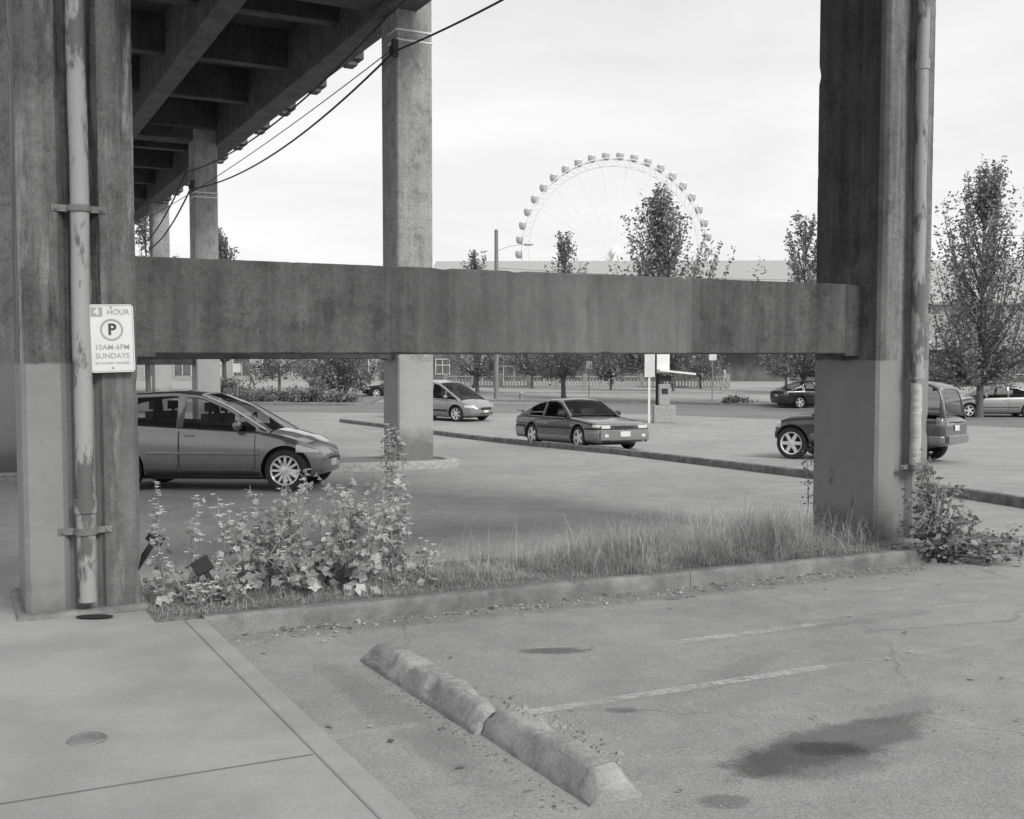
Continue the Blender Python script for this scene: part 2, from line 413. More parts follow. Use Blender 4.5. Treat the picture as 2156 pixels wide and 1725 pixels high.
def wornm(name,val,thr,mx_=.75):
    m,nt,bs=newmat(name); pos=N(nt,'ShaderNodeNewGeometry').outputs['Position']
    f=maprange(nt,math_(nt,'ADD',noise_(nt,pos,24,9,.85),math_(nt,'MULTIPLY',math_(nt,'SUBTRACT',noise_(nt,pos,3.4,5),.5),.55)),thr,thr+.2,0,mx_)
    bs.inputs['Base Color'].default_value=(val,val,val,1); bs.inputs['Roughness'].default_value=.8
    tr=N(nt,'ShaderNodeBsdfTransparent'); mx=N(nt,'ShaderNodeMixShader')
    nt.links.new(f,mx.inputs[0]); nt.links.new(tr.outputs[0],mx.inputs[1]); nt.links.new(bs.outputs[0],mx.inputs[2])
    nt.links.new(mx.outputs[0],nt.nodes['Material Output'].inputs[0]); return m
m_worn=wornm('worn_marking',.62,.38,.65); m_worn2=wornm('worn_marking_faint',.56,.40,.38)
def stripe(a0,a1,b0,b1,m=m_worn,dz=.004,local=True,name='parking_marking'):
    return slab(name,rect(a0,a1,b0,b1),lambda Y:g(Y)+dz,m,depth=0,res=.5,local=local)
stripe(-5.5,-3.5,-3.05,-2.965); stripe(-3.495,-.3,-3.06,-2.98,m_worn2); stripe(-6.5,-6.05,-2.98,-2.9,m_worn2); stripe(-3.95,-2.75,-2.15,-2.05)
stripe(-2.745,-1.2,-2.14,-2.06,m_worn2); stripe(-.295,5.5,-3.08,-3.0,m_worn2)
for (x0,x1,y0,y1) in [(-8,-3.2,15.35,15.47),(-5.5,-2.3,11.9,12.0),(-6,-1.0,13.4,13.5)]:
    stripe(x0,x1,y0,y1,m_worn2,local=False)
def wstripe(x,y,ang,L,wd,m):
    mb=MB(); d=Vector((math.cos(ang),math.sin(ang))); n=Vector((-d.y,d.x)); k=12; vs=[]
    for i in range(k+1):
        p=Vector((x,y))+d*(L*i/k-L/2)
        for s in (-1,1):
            q=p+n*s*wd/2; vs.append((q.x,q.y,g(q.y)+.005))
    mb.add(vs,[(2*i,2*i+1,2*i+3,2*i+2) for i in range(k)]); o=mb.obj('parking_marking',m); o['kind']='structure'
for (x,y) in [(5.2,29.5),(8.0,27.8),(10.8,26.2),(13.6,24.6),(2.6,33.5),(4.6,37)]:
    wstripe(x,y,rad(-50),5,.12,m_worn2)
for (x,y) in [(6.0,33),(9.5,31),(13,28.5)]: wstripe(x,y,rad(27),4,.12,m_worn)
wstripe(16.5,17.5,rad(12),5,.1,m_worn)

slab('road',[(-60,52),(-10,52),(6,50.5),(14,45),(24,38.5),(40,30),(70,18),(70,38),(45,44),(30,49),(16,56),(8,61),(-10,63),(-60,63)],lambda Y:g(Y)+.004,m_road,depth=0,res=4,local=False)
slab('median_strip',[(-3,63.5),(8,61.3),(16,56.3),(30,49.3),(31,50.3),(17,57.6),(8.4,62.8),(-3,65)],lambda Y:g(Y)+.13,m_gravd,depth=.3,res=3,local=False)
slab('promenade',[(-70,80),(60,74),(90,74),(90,107),(-70,107)],lambda Y:g(Y)+.12,m_walk,depth=.3,res=8,local=False)
slab('planting_bed',[(-17.5,60),(-9,58.5),(-8,60),(-8.2,71),(-10,73),(-18,73)],lambda Y:g(Y)+.13,m_gravd,depth=.3,res=3,local=False)

mb=MB().lathe([(0,.0),(.062,0),(.068,.005),(.078,.005),(.082,0)],n=28)
o=mb.obj('valve_cover',m_curb,mw=Matrix.Translation((-1.83,4.52,P(4.52)+.004)),smooth=30); tag(o,'small round metal valve cover set in the pavement','cover')
mb=MB().lathe([(0,0),(.1,0),(.125,.004)],n=24)
o=mb.obj('pavement_hole',m_black,mw=Matrix.Translation((-2.78,7.04,P(7.04)+.005))@Matrix.Scale(.45,4,(0,1,0)),smooth=30); tag(o,'dark broken hole in pavement beside the column','hole')

# ------------------------------------------------------------------ elevated highway
via=empty('elevated_highway','old concrete elevated highway on tall stained columns','viaduct',FR)
COLW,COLD=.73,.90
def colpoly(a,b,w=COLW,d=COLD,front_groove=True,left_groove=False):
    p=[]
    p+=[(a+.03,b)]
    if front_groove:
        p+=[(a+.24,b),(a+.29,b+.06),(a+.45,b+.06),(a+.50,b)]
    p+=[(a+w-.03,b),(a+w,b+.03),(a+w,b+d-.03),(a+w-.03,b+d),(a+.03,b+d),(a,b+d-.03)]
    if left_groove: p+=[(a,b+d*.74),(a+.08,b+d*.66),(a+.08,b+d*.38),(a,b+d*.30)]
    p+=[(a,b+.03)]
    return p
def extrude(mb,poly,z0,z1,capb=True,capt=True,seg=1):
    n=len(poly); vs=[]; fs=[]
    for k in range(seg+1):
        z=z0+(z1-z0)*k/seg; vs+=[(p[0],p[1],z) for p in poly]
    for k in range(seg):
        for i in range(n): fs.append((k*n+i,k*n+(i+1)%n,(k+1)*n+(i+1)%n,(k+1)*n+i))
    if capb: fs.append(tuple(range(n))[::-1])
    if capt: fs.append(tuple(seg*n+i for i in range(n)))
    mb.add(vs,fs)
def column(a,b,mat,zt,lab=None,lg=True,fg=True,w=COLW,chip=0):
    mb=MB(); zz=g(W(a,b)[1])-.5
    P0=colpoly(a,b,w,front_groove=fg,left_groove=lg)
    P1=[(a if (lg and abs(p[0]-(a+.08))<1e-6 and b+.2<p[1]<b+COLD-.15) else p[0],p[1]) for p in P0]
    zs=[zz]+([zz+.3+k*.03 for k in range(int((6.0-zz)/.03))] if chip else [])+[zt]
    if not chip and lg: zs=[zz,2.62,2.78,zt]
    n=len(P0); vs=[]; cxm=a+w/2; cym=b+COLD/2
    for z in zs:
        t=min(1,max(0,(z-2.62)/.16))
        for i,(p1,p0) in enumerate(zip(P1,P0)):
            x=p1[0]+(p0[0]-p1[0])*t; y=p1[1]+(p0[1]-p1[1])*t
            if chip and z>zs[0] and z<6.2:
                corner=min(abs(x-a),abs(x-a-w))<.035 and min(abs(y-b),abs(y-b-COLD))<.035
                d=noise.noise(Vector((x*9,y*9,z*2.5)))*.0012*chip
                if corner:
                    c_=(max(0,noise.noise(Vector((x*2,y*2,z*4+a)))-.34)*.06+max(0,noise.noise(Vector((x,y,z*22)))-.25)*.014)*chip
                    x+=(cxm-x)/abs(cxm-x)*c_; y+=(cym-y)/abs(cym-y)*c_
                x+=d; y+=d
            vs.append((x,y,z))
    m_=len(zs)-1
    fs=[(k*n+i,k*n+(i+1)%n,(k+1)*n+(i+1)%n,(k+1)*n+i) for k in range(m_) for i in range(n)]
    fs.append(tuple(range(n))[::-1]); fs.append(tuple(m_*n+i for i in range(n))); mb.add(vs,fs)
    o=mb.obj('column',mat,via,smooth=25 if chip else None)
    if lab: o['label']=lab
    return o
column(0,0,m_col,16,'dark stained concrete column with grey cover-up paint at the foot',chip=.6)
column(-6.92-COLW,0,m_colL,16,'streaked concrete column with grey cover-up paint at the foot',lg=False,chip=.9)
for a in (0,-6.92-COLW):
    mb=MB(); mb.box(a-.06,a+COLW+.05,-.05,COLD+.05,-.6,P(W(a,0)[1])+.03)
    o=mb.obj('footing',m_curb,via,bevel=.03)
bents=[(0.0,12.94),(-.94,29.2),(.04,44.4),(0,58),(0,72),(0,86)]
for (a,b) in bents:
    column(a,b,m_col2,16,lg=False,fg=False,w=.78)
    column(-6.92-COLW,b,m_col2,16,lg=False,fg=False)
def strut(a0,a1,b,z0,z1,mat,haunch=True,chip=0):
    mb=MB()
    if chip:
        c=.014; pr=[(b+c,z0),(b,z0+c),(b,z0+.2),(b,z0+.45),(b,z1-c),(b+c,z1),(b+.36-c,z1),(b+.36,z1-c),(b+.36,z0+c),(b+.36-c,z0)]
        n=len(pr); k_=int((a1-a0)/.025); vs=[]
        for k in range(k_+1):
            x=a0+(a1-a0)*k/k_
            for (y,z) in pr:
                cn=min(abs(z-z0),abs(z-z1))<.03
                d=noise.noise(Vector((x*2.3,y*7,z*7)))*.0012
                ch=(max(0,noise.noise(Vector((x*5.5,y*2,z*3)))-.38)*.03+max(0,noise.noise(Vector((x*22,y,z*2)))-.25)*.009) if cn else 0
                s=1 if z<(z0+z1)/2 else -1
                vs.append((x,y+d,z+s*ch))
        fs=[(k*n+i,k*n+(i+1)%n,(k+1)*n+(i+1)%n,(k+1)*n+i) for k in range(k_) for i in range(n)]
        fs.append(tuple(range(n))[::-1]); fs.append(tuple(k_*n+i for i in range(n))); mb.add(vs,fs)
        o=mb.obj('strut_beam',mat,via,smooth=25)
    else:
        mb.box(a0,a1,b,b+.36,z0,z1); o=mb.obj('strut_beam',mat,via,bevel=.018)
    if haunch:
        for (aa,s) in ((a1,-1),(a0,1)):
            h=MB()
            pl=[(aa,b-.05),(aa+s*.16,b-.006),(aa+s*.16,b+.366),(aa,b+.41)]
            if s>0: pl=pl[::-1]
            extrude(h,pl,z0-.02,z1-.012)
            h.obj('haunch',mat,via,bevel=.008)
    return o
o=strut(-6.92,0,.28,1.765,2.46,m_beam,chip=1); o['label']='stained dark concrete strut between two columns'
strut(-6.92,0,13.2,1.665,2.36,m_deck)
strut(-6.92,-.94,29.5,1.4,2.1,m_deck); strut(-6.92,0,44.6,1.4,2.1,m_deck)
B0,B1=-7,95
mb=MB().box(-8.6,.35,B0,B1,10.2,10.5); mb.obj('deck_slab',m_deck,via)
for (a0,a1) in ((-.2,.45),(-3.3,-2.8),(-8.3,-7.66)):
    mb=MB().box(a0,a1,B0-.02,B1+.02,8.74,10.197); mb.obj('girder',m_girder,via,bevel=.02)
for i in range(23):
    b=-5.5+i*4.3
    for (a0,a1) in ((-7.655,-3.303),(-2.797,-.203)):
        mb=MB().box(a0,a1,b,b+.38,9.25,10.196)
        mb.obj('cross_beam',m_deck,via,bevel=.015)
for (a,b) in [(0,0)]+bents:
    for (a0,a1) in ((-7.652,-3.306),(-2.794,-.206)):
        mb=MB().box(a0,a1,b+.05,b+.95,8.9,10.19)
        mb.obj('bent_cap',m_deck,via,bevel=.03)
for i in range(34):
    b=-5+i*2.95
    mb=MB().box(.453,.83,b+1.6,b+2.15,8.86,9.55); mb.box(.453,.70,b+1.68,b+2.07,8.72,8.857)
    mb.obj('bracket',m_girder,via,bevel=.015)
MB().box(-8.65,-8.5,B0,B1,10.5,11.4).obj('parapet',m_deck,via); MB().box(.3,.42,B0,B1,10.502,11.3).obj('parapet',m_deck,via)
for (a,b,zs) in ((0,12.94,(8.12,8.32)),(-.94,29.2,(7.0,7.15))):
    for z in zs:
        mb=MB().box(a-.01,a+.79,b-.012,b+.5,z,z+.035); o=mb.obj('painted_band',m_white,via)

# ------------------------------------------------------------------ drain pipes
def drain_pipe(a,b,z0,z1,r,mat,clamps,lab,extra=None):
    x,y=W(a,b); e=empty('drain_pipe',lab,'drain pipe',Matrix.Translation((x,y,z0))@Matrix.Rotation(TH,4,'Z'))
    n=90; pts=[(noise.noise(Vector((k*.18,a,0)))*.008,0,(z1-z0)*k/n) for k in range(n+1)]
    rr_=[r*(1+.06*noise.noise(Vector((k*.6,a,5)))) for k in range(n+1)]
    MB().tube(pts,rr_,20).obj('pipe',mat,e,smooth=40)
    for c in clamps:
        h=c-z0; mb=MB().lathe([(r+.004,-.02),(r+.014,-.02),(r+.014,.02),(r+.004,.02)],n=24,m=Matrix.Translation((0,0,h)),closed=True)
        mb.box(-r-.11,-r-.008,.02,.035,h-.022,h+.022); mb.box(r+.008,r+.11,.02,.035,h-.022,h+.022)
        for s in (-1,1): mb.lathe([(0,0),(.012,0),(.012,.012),(0,.012)],axis='Y',n=8,m=Matrix.Translation((s*(r+.08),.008,h)))
        mb.obj('clamp',m_curb,e,smooth=40)
    if extra:
        for (h,rr) in extra:
            MB().lathe([(r,-.05),(r+rr,-.045),(r+rr,.045),(r,.05)],n=24,m=Matrix.Translation((0,0,h-z0))).obj('collar',mat,e,smooth=40)
    return e
aL=-6.92-COLW
drain_pipe(aL+.375,-.028,P(7.1)+.09,13,.060,m_pipe,(.58,2.73),'tall dented drain pipe clamped to a concrete column',extra=[(.75,.012),(5.9,.012)])
drain_pipe(.47,-.055,1.52,13,.060,m_pipe,(7.5,),'tall peeling drain pipe clamped to a concrete column',extra=[(1.56,.016),(4.6,.010)])
drain_pipe(.47,-.055,.62,1.47,.055,m_pipew,(.64,),'short white plastic drain pipe below the old pipe')
# ------------------------------------------------------------------ parking sign
def text_mesh(s,size,name,mat,parent,loc,extr=.0008,bold=0,sx=1):
    c=bpy.data.curves.new(name,'FONT'); c.body=s; c.size=size; c.align_x='CENTER'; c.align_y='CENTER'; c.extrude=extr; c.offset=bold
    t=bpy.data.objects.new(name,c); COL.objects.link(t)
    bpy.context.view_layer.update()
    dg=bpy.context.evaluated_depsgraph_get(); me=bpy.data.meshes.new_from_object(t.evaluated_get(dg))
    bpy.data.objects.remove(t)
    o=bpy.data.objects.new(name,me); COL.objects.link(o); me.materials.clear(); me.materials.append(mat)
    o.parent=parent; o.matrix_basis=Matrix.Translation(loc)@Matrix.Rotation(rad(90),4,'X')@Matrix.Diagonal((sx,1,1,1)); return o
sxp,syp=W(-6.92-.165,-.055)
sg=empty('parking_sign','white metal four hour parking sign on concrete column','sign',Matrix.Translation((sxp,syp,1.645))@Matrix.Rotation(TH,4,'Z')@Matrix.Rotation(rad(-1.2),4,'Y'))
def rrect(w,h,r,n=6):
    p=[]
    for (cx,cy,t0) in ((w/2-r,h/2-r,0),(-w/2+r,h/2-r,90),(-w/2+r,-h/2+r,180),(w/2-r,-h/2+r,270)):
        for k in range(n+1):
            t=rad(t0+90*k/n); p.append((cx+r*math.cos(t),cy+r*math.sin(t)))
    return p
def xzpoly(mb,p,y0,y1,cx=0,cz=0):
    n=len(p); vs=[(q[0]+cx,y0,q[1]+cz) for q in p]+[(q[0]+cx,y1,q[1]+cz) for q in p]
    mb.add(vs,[tuple(range(n)),tuple(range(n,2*n))[::-1]]+[(i,(i+1)%n,n+(i+1)%n,n+i) for i in range(n)])
def ring(mb,po,pi,y0,y1,cx=0,cz=0):
    n=len(po); vs=[]
    for y in (y0,y1):
        vs+=[(q[0]+cx,y,q[1]+cz) for q in po]; vs+=[(q[0]+cx,y,q[1]+cz) for q in pi]
    fs=[]
    for i in range(n):
        j=(i+1)%n
        fs+=[(i,j,n+j,n+i),(2*n+i,3*n+i,3*n+j,2*n+j),(i,2*n+i,2*n+j,j),(n+i,n+j,3*n+j,3*n+i)]
    mb.add(vs,fs)
HZ=.2275
mb=MB(); xzpoly(mb,rrect(.285,.455,.024),0,.003,0,HZ); mb.obj('panel',m_signw,sg)
mb=MB(); ring(mb,rrect(.272,.442,.020),rrect(.265,.435,.017),-.0012,-.0004,0,HZ); mb.obj('border',m_signg,sg)
mb=MB(); xzpoly(mb,rrect(.075,.062,.006),-.0014,-.0003,-.092,.405); mb.obj('number_panel',m_signg,sg)
text_mesh('4',.068,'lettering',m_signw,sg,(-.092,-.0022,.405),bold=.002)
text_mesh('HOUR',.050,'lettering',m_signg,sg,(.045,-.0012,.403),bold=.0008)
c=[(math.cos(2*math.pi*k/40),math.sin(2*math.pi*k/40)) for k in range(40)]
mb=MB(); ring(mb,[(x*.074,z*.074) for x,z in c],[(x*.060,z*.060) for x,z in c],-.0012,-.0004,0,.285); mb.obj('emblem_ring',m_signg,sg)
text_mesh('P',.105,'lettering',m_signd,sg,(.002,-.0012,.285),bold=.003)
text_mesh('10AM-6PM',.049,'lettering',m_signg,sg,(0,-.0012,.168),bold=.0004)
text_mesh('SUNDAYS',.049,'lettering',m_signg,sg,(0,-.0012,.110),bold=.0004)
text_mesh('NO PAYMENT REQUIRED',.0195,'lettering',m_signg,sg,(0,-.0012,.062),bold=0)
for zz in (.03,.437): MB().lathe([(0,-.004),(.007,-.003),(.008,0)],axis='Y',n=12,m=Matrix.Translation((0,0,zz))).obj('bolt',m_steel,sg,smooth=30)
mb=MB().box(-.02,.02,.003,.053,.05,.40); mb.obj('mounting_rail',m_steel,sg)

# ------------------------------------------------------------------ wheel stops
def wheel_stop(a,b0,b1,seed,lab,rough_near=False,rough_far=False):
    x,y=W(a,(b0+b1)/2)
    L=b0-b1; n=int(L/.014); vs=[];fs=[]
    prof=[(-.122,-.05),(-.124,.0),(-.120,.025),(-.066,.112),(-.050,.122),(.050,.122),(.066,.112),(.120,.025),(.124,0),(.122,-.05)]
    pr=[]
    for i in range(len(prof)-1):
        k_=7 if abs(prof[i+1][1]-prof[i][1])>.05 or abs(prof[i+1][0]-prof[i][0])>.05 else 2
        for k in range(k_):
            pr.append((prof[i][0]+(prof[i+1][0]-prof[i][0])*k/k_,prof[i][1]+(prof[i+1][1]-prof[i][1])*k/k_))
    pr.append(prof[-1]); m=len(pr)
    for i in range(n+1):
        t=-L/2+L*i/n
        en=i*L/n; ef=(n-i)*L/n
        lift=1
        for e,rg in ((en,rough_near),(ef,rough_far)):
            if not rg: lift*=1-.5*max(0,1-e/.10)
            else: lift*=1-.22*max(0,1-e/.09)
        for (px,pz) in pr:
            q=Vector((px*7+seed,t*7,pz*7)); d=noise.noise(q)*.006+noise.noise(q*4.1)*.005+noise.noise(q*11)*.002
            edge=1 if (.08<pz and abs(px)>.045) else .45
            chip=max(0,noise.noise(Vector((px*5+seed*3,t*5,5)))-.16)*.11*edge if pz>.04 else 0
            for e,rg in ((en,rough_near),(ef,rough_far)):
                if rg and px>.0 and pz>.04: chip+=max(0,1-e/.5)*(.02+.07*max(0,noise.noise(Vector((px*9,t*9,seed)))))
            band=-.005*math.exp(-((((t+L/2+.1)%.45)-.22)/.014)**2) if pz>.02 else 0
            zz=pz*lift+((d-chip+band) if pz>0 else 0)
            jag=0
            if rough_near and en<.03: jag=noise.noise(Vector((px*16,pz*16,3)))*.07
            if rough_far and ef<.03: jag=noise.noise(Vector((px*16,pz*16,3)))*.07
            vs.append((px+(d if pz>.0 else 0),t+jag,max(-.05,zz)))
    for i in range(n):
        for j in range(m-1): fs.append((i*m+j,(i+1)*m+j,(i+1)*m+j+1,i*m+j+1))
    fs.append(tuple(range(m))); fs.append(tuple(n*m+j for j in range(m))[::-1])
    sl=math.atan(.038*cu)
    o=MB().add(vs,fs).obj('wheel_stop',m_stop,mw=Matrix.Translation((x,y,g(y)))@Matrix.Rotation(-sl*.98,4,'X')@Matrix.Rotation(TH+seed*.008,4,'Z'),smooth=28)
    tag(o,lab,'wheel stop'); return o
wheel_stop(-5.77,-1.62,-3.185,1,'chipped long concrete wheel stop on asphalt',rough_near=True)
wheel_stop(-5.73,-3.20,-4.20,-1,'short broken concrete wheel stop piece on asphalt',rough_far=True)
def stones(n,fn,smin,smax,seed):
    rnd=random.Random(seed); mb=MB()
    for i in range(n):
        x,y=fn(rnd); s=rnd.uniform(smin,smax)*(rnd.random()**1.5+.3); z=g(y)
        vs=[]
        for p in [(-1,-1,-1),(1,-1,-1),(1,1,-1),(-1,1,-1),(-.7,-.7,.8),(.8,-.6,.7),(.6,.8,.9),(-.8,.6,.6)]:
            vs.append((x+s*p[0]*rnd.uniform(.6,1.1),y+s*p[1]*rnd.uniform(.6,1.1),z+s*.4*(p[2]+1)*rnd.uniform(.7,1)-.001))
        mb.add(vs,[(0,3,2,1),(4,5,6,7),(0,1,5,4),(1,2,6,5),(2,3,7,6),(3,0,4,7)])
    return mb
def f_curb(r):
    a=r.uniform(-6.5,1.5); return W(a,-.52-abs(r.gauss(0,.2)))
def f_stop(r):
    return W(-5.90-abs(r.gauss(0,.06)),r.uniform(-4.2,-1.7))
def f_stop2(r): return W(-5.58+abs(r.gauss(0,.09)),r.gauss(-3.25,.25))
def f_any(r): return W(r.uniform(-6.5,3),r.uniform(-5,-.6))
for (nm,n,f,a,b,s,mt) in (('gravel',900,f_curb,.003,.012,1,m_gravel),('gravel',420,f_stop,.002,.009,2,m_dirt),('gravel',520,f_stop2,.004,.020,5,m_stop),('gravel',600,f_any,.002,.006,3,m_dirt),('gravel',350,f_any,.002,.006,4,m_gravel),('gravel',700,f_curb,.003,.010,6,m_dirt)):
    o=stones(n,f,a,b,s).obj(nm,mt); o['kind']='stuff'; o['label']='loose grit and small stones on the asphalt'; o['category']='gravel'
mb=MB(); rnd=random.Random(9)
for i in range(330):
    if i<260: x,y=f_curb(rnd)
    else: x,y=f_any(rnd)
    s=rnd.uniform(.010,.034); t=rnd.uniform(0,6.28); z=g(y)+.006
    mb.add([(x+s*math.cos(t+k*1.57)*(1 if k%2 else .5),y+s*math.sin(t+k*1.57)*(1 if k%2 else .5),z+rnd.uniform(0,.014)) for k in range(4)],[(0,1,2,3)])
o=mb.obj('fallen_leaves',leafmat('litter_leaf',.08,.55)); o['kind']='stuff'; o['label']='dry leaves and scraps along the kerb'; o['category']='litter'

# ------------------------------------------------------------------ overhead cables
def cable(p0,p1,sag,r,lab,n=24):
    p0,p1=Vector(p0),Vector(p1)
    pts=[p0.lerp(p1,k/n)-Vector((0,0,sag*4*(k/n)*(1-k/n))) -p0 for k in range(n+1)]
    o=MB().tube(pts,r,6).obj('overhead_cable',m_black,mw=Matrix.Translation(p0),smooth=60); tag(o,lab,'cable','overhead cables along the viaduct'); return o
def AW(a,b,z): x,y=W(a,b); return (x,y,z)
L1='black overhead cable strung between viaduct columns'
cable(AW(-.12,.5,7.35),AW(-.12,12.8,7.83),.2,.022,L1)
cable(AW(-.12,12.8,7.83),AW(-1.06,29.2,7.25),.55,.024,L1)
cable(AW(-1.06,29.2,7.25),AW(-.1,44.4,6.6),.3,.028,L1)
cable(AW(-.35,.5,9.3),AW(-.30,12.8,8.45),.1,.018,L1)
cable(AW(-.30,12.8,8.45),AW(-1.2,29.2,7.8),.5,.022,L1)
cable(AW(-1.2,29.2,7.8),AW(-.3,44.4,6.9),.3,.028,L1)
cable(AW(-.12,12.8,7.9),AW(-2.5,40,6.6),.35,.012,L1)
for (a,b,z) in ((-.09,12.8,7.75),(-1.03,29.1,7.2)):
    e=empty('cable_bracket','steel bracket with insulators holding cables on column','bracket',Matrix.Translation(AW(a,b,z))@Matrix.Rotation(TH,4,'Z'))
    MB().box(-.04,.085,.02,.12,.0,.35).obj('plate',m_dark,e,bevel=.01)
    MB().lathe([(0,0),(.035,0),(.05,.04),(.03,.07),(.05,.1),(.03,.14),(0,.14)],n=12,m=Matrix.Translation((-.06,.06,.05))).obj('insulator',m_dark,e,smooth=40)
cable((-.96,65.6,7.0),(60,80,9.5),1.4,.012,'thin utility wire above the street')
cable((20,47,6.9),(60,44,8.5),.4,.010,'thin utility wire above the street')

# ------------------------------------------------------------------ cars
def sm(tab,s=.05):
    xs_=np.linspace(tab[0][0]-.0,tab[-1][0],400); v=np.interp(xs_,[t[0] for t in tab],[t[1] for t in tab])
    dx=xs_[1]-xs_[0]; k=max(1,int(s/dx)); ker=np.exp(-np.linspace(-2,2,2*k+1)**2); ker/=ker.sum()
    vp=np.concatenate([2*v[0]-v[1:k+1][::-1],v,2*v[-1]-v[-k-1:-1][::-1]])
    v2=np.convolve(vp,ker,'valid')
    return lambda x: float(np.interp(x,xs_,v2))
def make_car(label,mw,S,paint,group='parked cars',low=None,rimmat=None,interior=True):
    root=empty('parked_car',label,S.get('cat','car'),mw,group)
    top=sm(S['top'],S.get('s',.06)); bot=sm(S['bot'],.05); hw=sm(S['hw'],.05)
    x0,x1=S['top'][0][0],S['top'][-1][0]
    crown=S.get('crown',.03)
    fr=[(0,0,-1),(.80,0,-1),(.92,.035,-1),(.975,.13,0),(.992,.30,0),(.996,.44,0),(1.0,.58,0),(1.0,.74,0),(.982,.86,0),(.955,.945,0),(.915,.988,0),(.84,1.0,0),(.5,1.0,.75),(0,1.0,1)]
    def sec(x):
        w_,zt,zb=hw(x),top(x),bot(x); H=zt-zb; out=[]
        for (fy,fz,c) in fr:
            z=zb+H*fz+(crown*c if c>0 else 0); out.append((w_*fy,z))
        return out
    def sidey(x,z):
        s=sec(x)[2:11]; return float(np.interp(z,[q[1] for q in s],[q[0] for q in s]))
    XS=list(np.linspace(x0,x1,110)); n=len(fr); vs=[];fs=[]
    for x in XS:
        s=sec(x); vs+=[(x,y,z) for y,z in s]+[(x,-y,z) for y,z in s[1:-1][::-1]]
    m=2*n-2
    for i in range(len(XS)-1):
        for j in range(m): fs.append((i*m+j,(i+1)*m+j,(i+1)*m+(j+1)%m,i*m+(j+1)%m))
    fs.append(tuple(range(m))); fs.append(tuple((len(XS)-1)*m+j for j in range(m))[::-1])
    body=MB().add(vs,fs).obj('body',paint,root)
    body.data.materials.append(m_dark)
    r=S['r']; aw=S.get('arch',1.16)
    cut=MB()
    for xa in S['ax']:
        for s in (-1,1):
            cut.lathe([(0,-.18),(r*aw,-.18),(r*aw,.4),(0,.4)],axis='Y',n=48,m=Matrix.Translation((xa,s*(hw(xa)),r+.01))@Matrix.Scale(s,4,(0,1,0)))
    co_=cut.obj('cutter',m_dark); co_.matrix_world=mw
    bpy.context.view_layer.update()
    md=body.modifiers.new('b','BOOLEAN'); md.object=co_; md.operation='DIFFERENCE'; md.solver='EXACT'; md.use_self=False
    try: md.material_mode='TRANSFER'
    except: pass
    bpy.context.view_layer.update(); dg=bpy.context.evaluated_depsgraph_get()
    me=bpy.data.meshes.new_from_object(body.evaluated_get(dg)); body.modifiers.clear()
    if len(me.polygons)>500: 
        body.data=me
    bpy.data.objects.remove(co_)
    me=body.data
    bm=bmesh.new(); bm.from_mesh(me)
    for f in bm.faces: f.smooth=True
    for e in bm.edges:
        if len(e.link_faces)!=2 or e.calc_face_angle(0)>rad(38): e.smooth=False
    bm.to_mesh(me); bm.free()
    def patch(xa,xb,z0f,z1f,name,mat,off=.006,both=True,nx_=24,nz=4,parent=root,side=None):
        for s in ((1,-1) if side is None else (side,)):
            v=[];f=[]
            for i in range(nx_+1):
                x=xa+(xb-xa)*i/nx_
                za=z0f(x) if callable(z0f) else z0f; zb_=z1f(x) if callable(z1f) else z1f
                for j in range(nz+1):
                    z=za+(zb_-za)*j/nz; v.append((x,s*(sidey(x,z)+off),z))
            for i in range(nx_):
                for j in range(nz): f.append((i*(nz+1)+j,(i+1)*(nz+1)+j,(i+1)*(nz+1)+j+1,i*(nz+1)+j+1))
            o=MB().add(v,f).obj(name,mat,parent,smooth=60)
            sd_=o.modifiers.new('sol','SOLIDIFY'); sd_.thickness=off*1.6; sd_.offset=0
    roof=sm(S['roof'],S.get('rs',.07)); xD,xA=S['roof'][0][0],S['roof'][-1][0]
    xr0,xr1=S['roofx']
    bounds=sorted(set([xD,xA,xr0,xr1]+[p for q in S['pillars'] for p in q]))
    cx=[]
    for i in range(len(bounds)-1):
        k=max(2,int((bounds[i+1]-bounds[i])/.05)); cx+=[bounds[i]+(bounds[i+1]-bounds[i])*j/k for j in range(k)]
    cx.append(bounds[-1])
    tum=S.get('tum',.30); fm=S.get('frame',.05); rl=S.get('rail',.07)
    def csec(x):
        zb_=top(x)-.02; Tz=max(roof(x),zb_+.001); wb=hw(x)*.945
        def yy(z): return wb-tum*(z-zb_)
        z1=max(zb_,min(Tz-fm,Tz)); 
        yt=yy(Tz)
        return [(yy(zb_),zb_),(yy(z1),z1),(yt-.012,Tz-.012 if Tz-.012>z1 else Tz),(yt-rl,Tz+.006),(yt*.5,Tz+.03),(0,Tz+.04)]
    groups={}
    def addq(key,q):
        q=[Vector(p) for p in q]
        a=((q[1]-q[0]).cross(q[2]-q[0])).length+((q[2]-q[0]).cross(q[3]-q[0])).length
        if a<1e-6: return
        groups.setdefault(key,[]).append(q)
    for i in range(len(cx)-1):
        xa,xb=cx[i],cx[i+1]; xm=(xa+xb)/2; A,Bq=csec(xa),csec(xb)
        pil=any(p[0]<=xm<=p[1] for p in S['pillars'])
        win=sum(1 for p in S['pillars'] if p[0]>xm)
        for s in (1,-1):
            for j in range(5):
                q=[(xa,s*A[j][0],A[j][1]),(xb,s*Bq[j][0],Bq[j][1]),(xb,s*Bq[j+1][0],Bq[j+1][1]),(xa,s*A[j+1][0],A[j+1][1])]
                if j==0: key=('roof',0,0) if (pil or (roof(xm)-fm-top(xm)<.04)) else ('side_window',s,win)
                elif j in (1,2): key=('roof',0,0)
                else: key=('windscreen',0,0) if xm>xr1 else (('rear_window',0,0) if xm<xr0 else ('roof',0,0))
                addq(key,q)
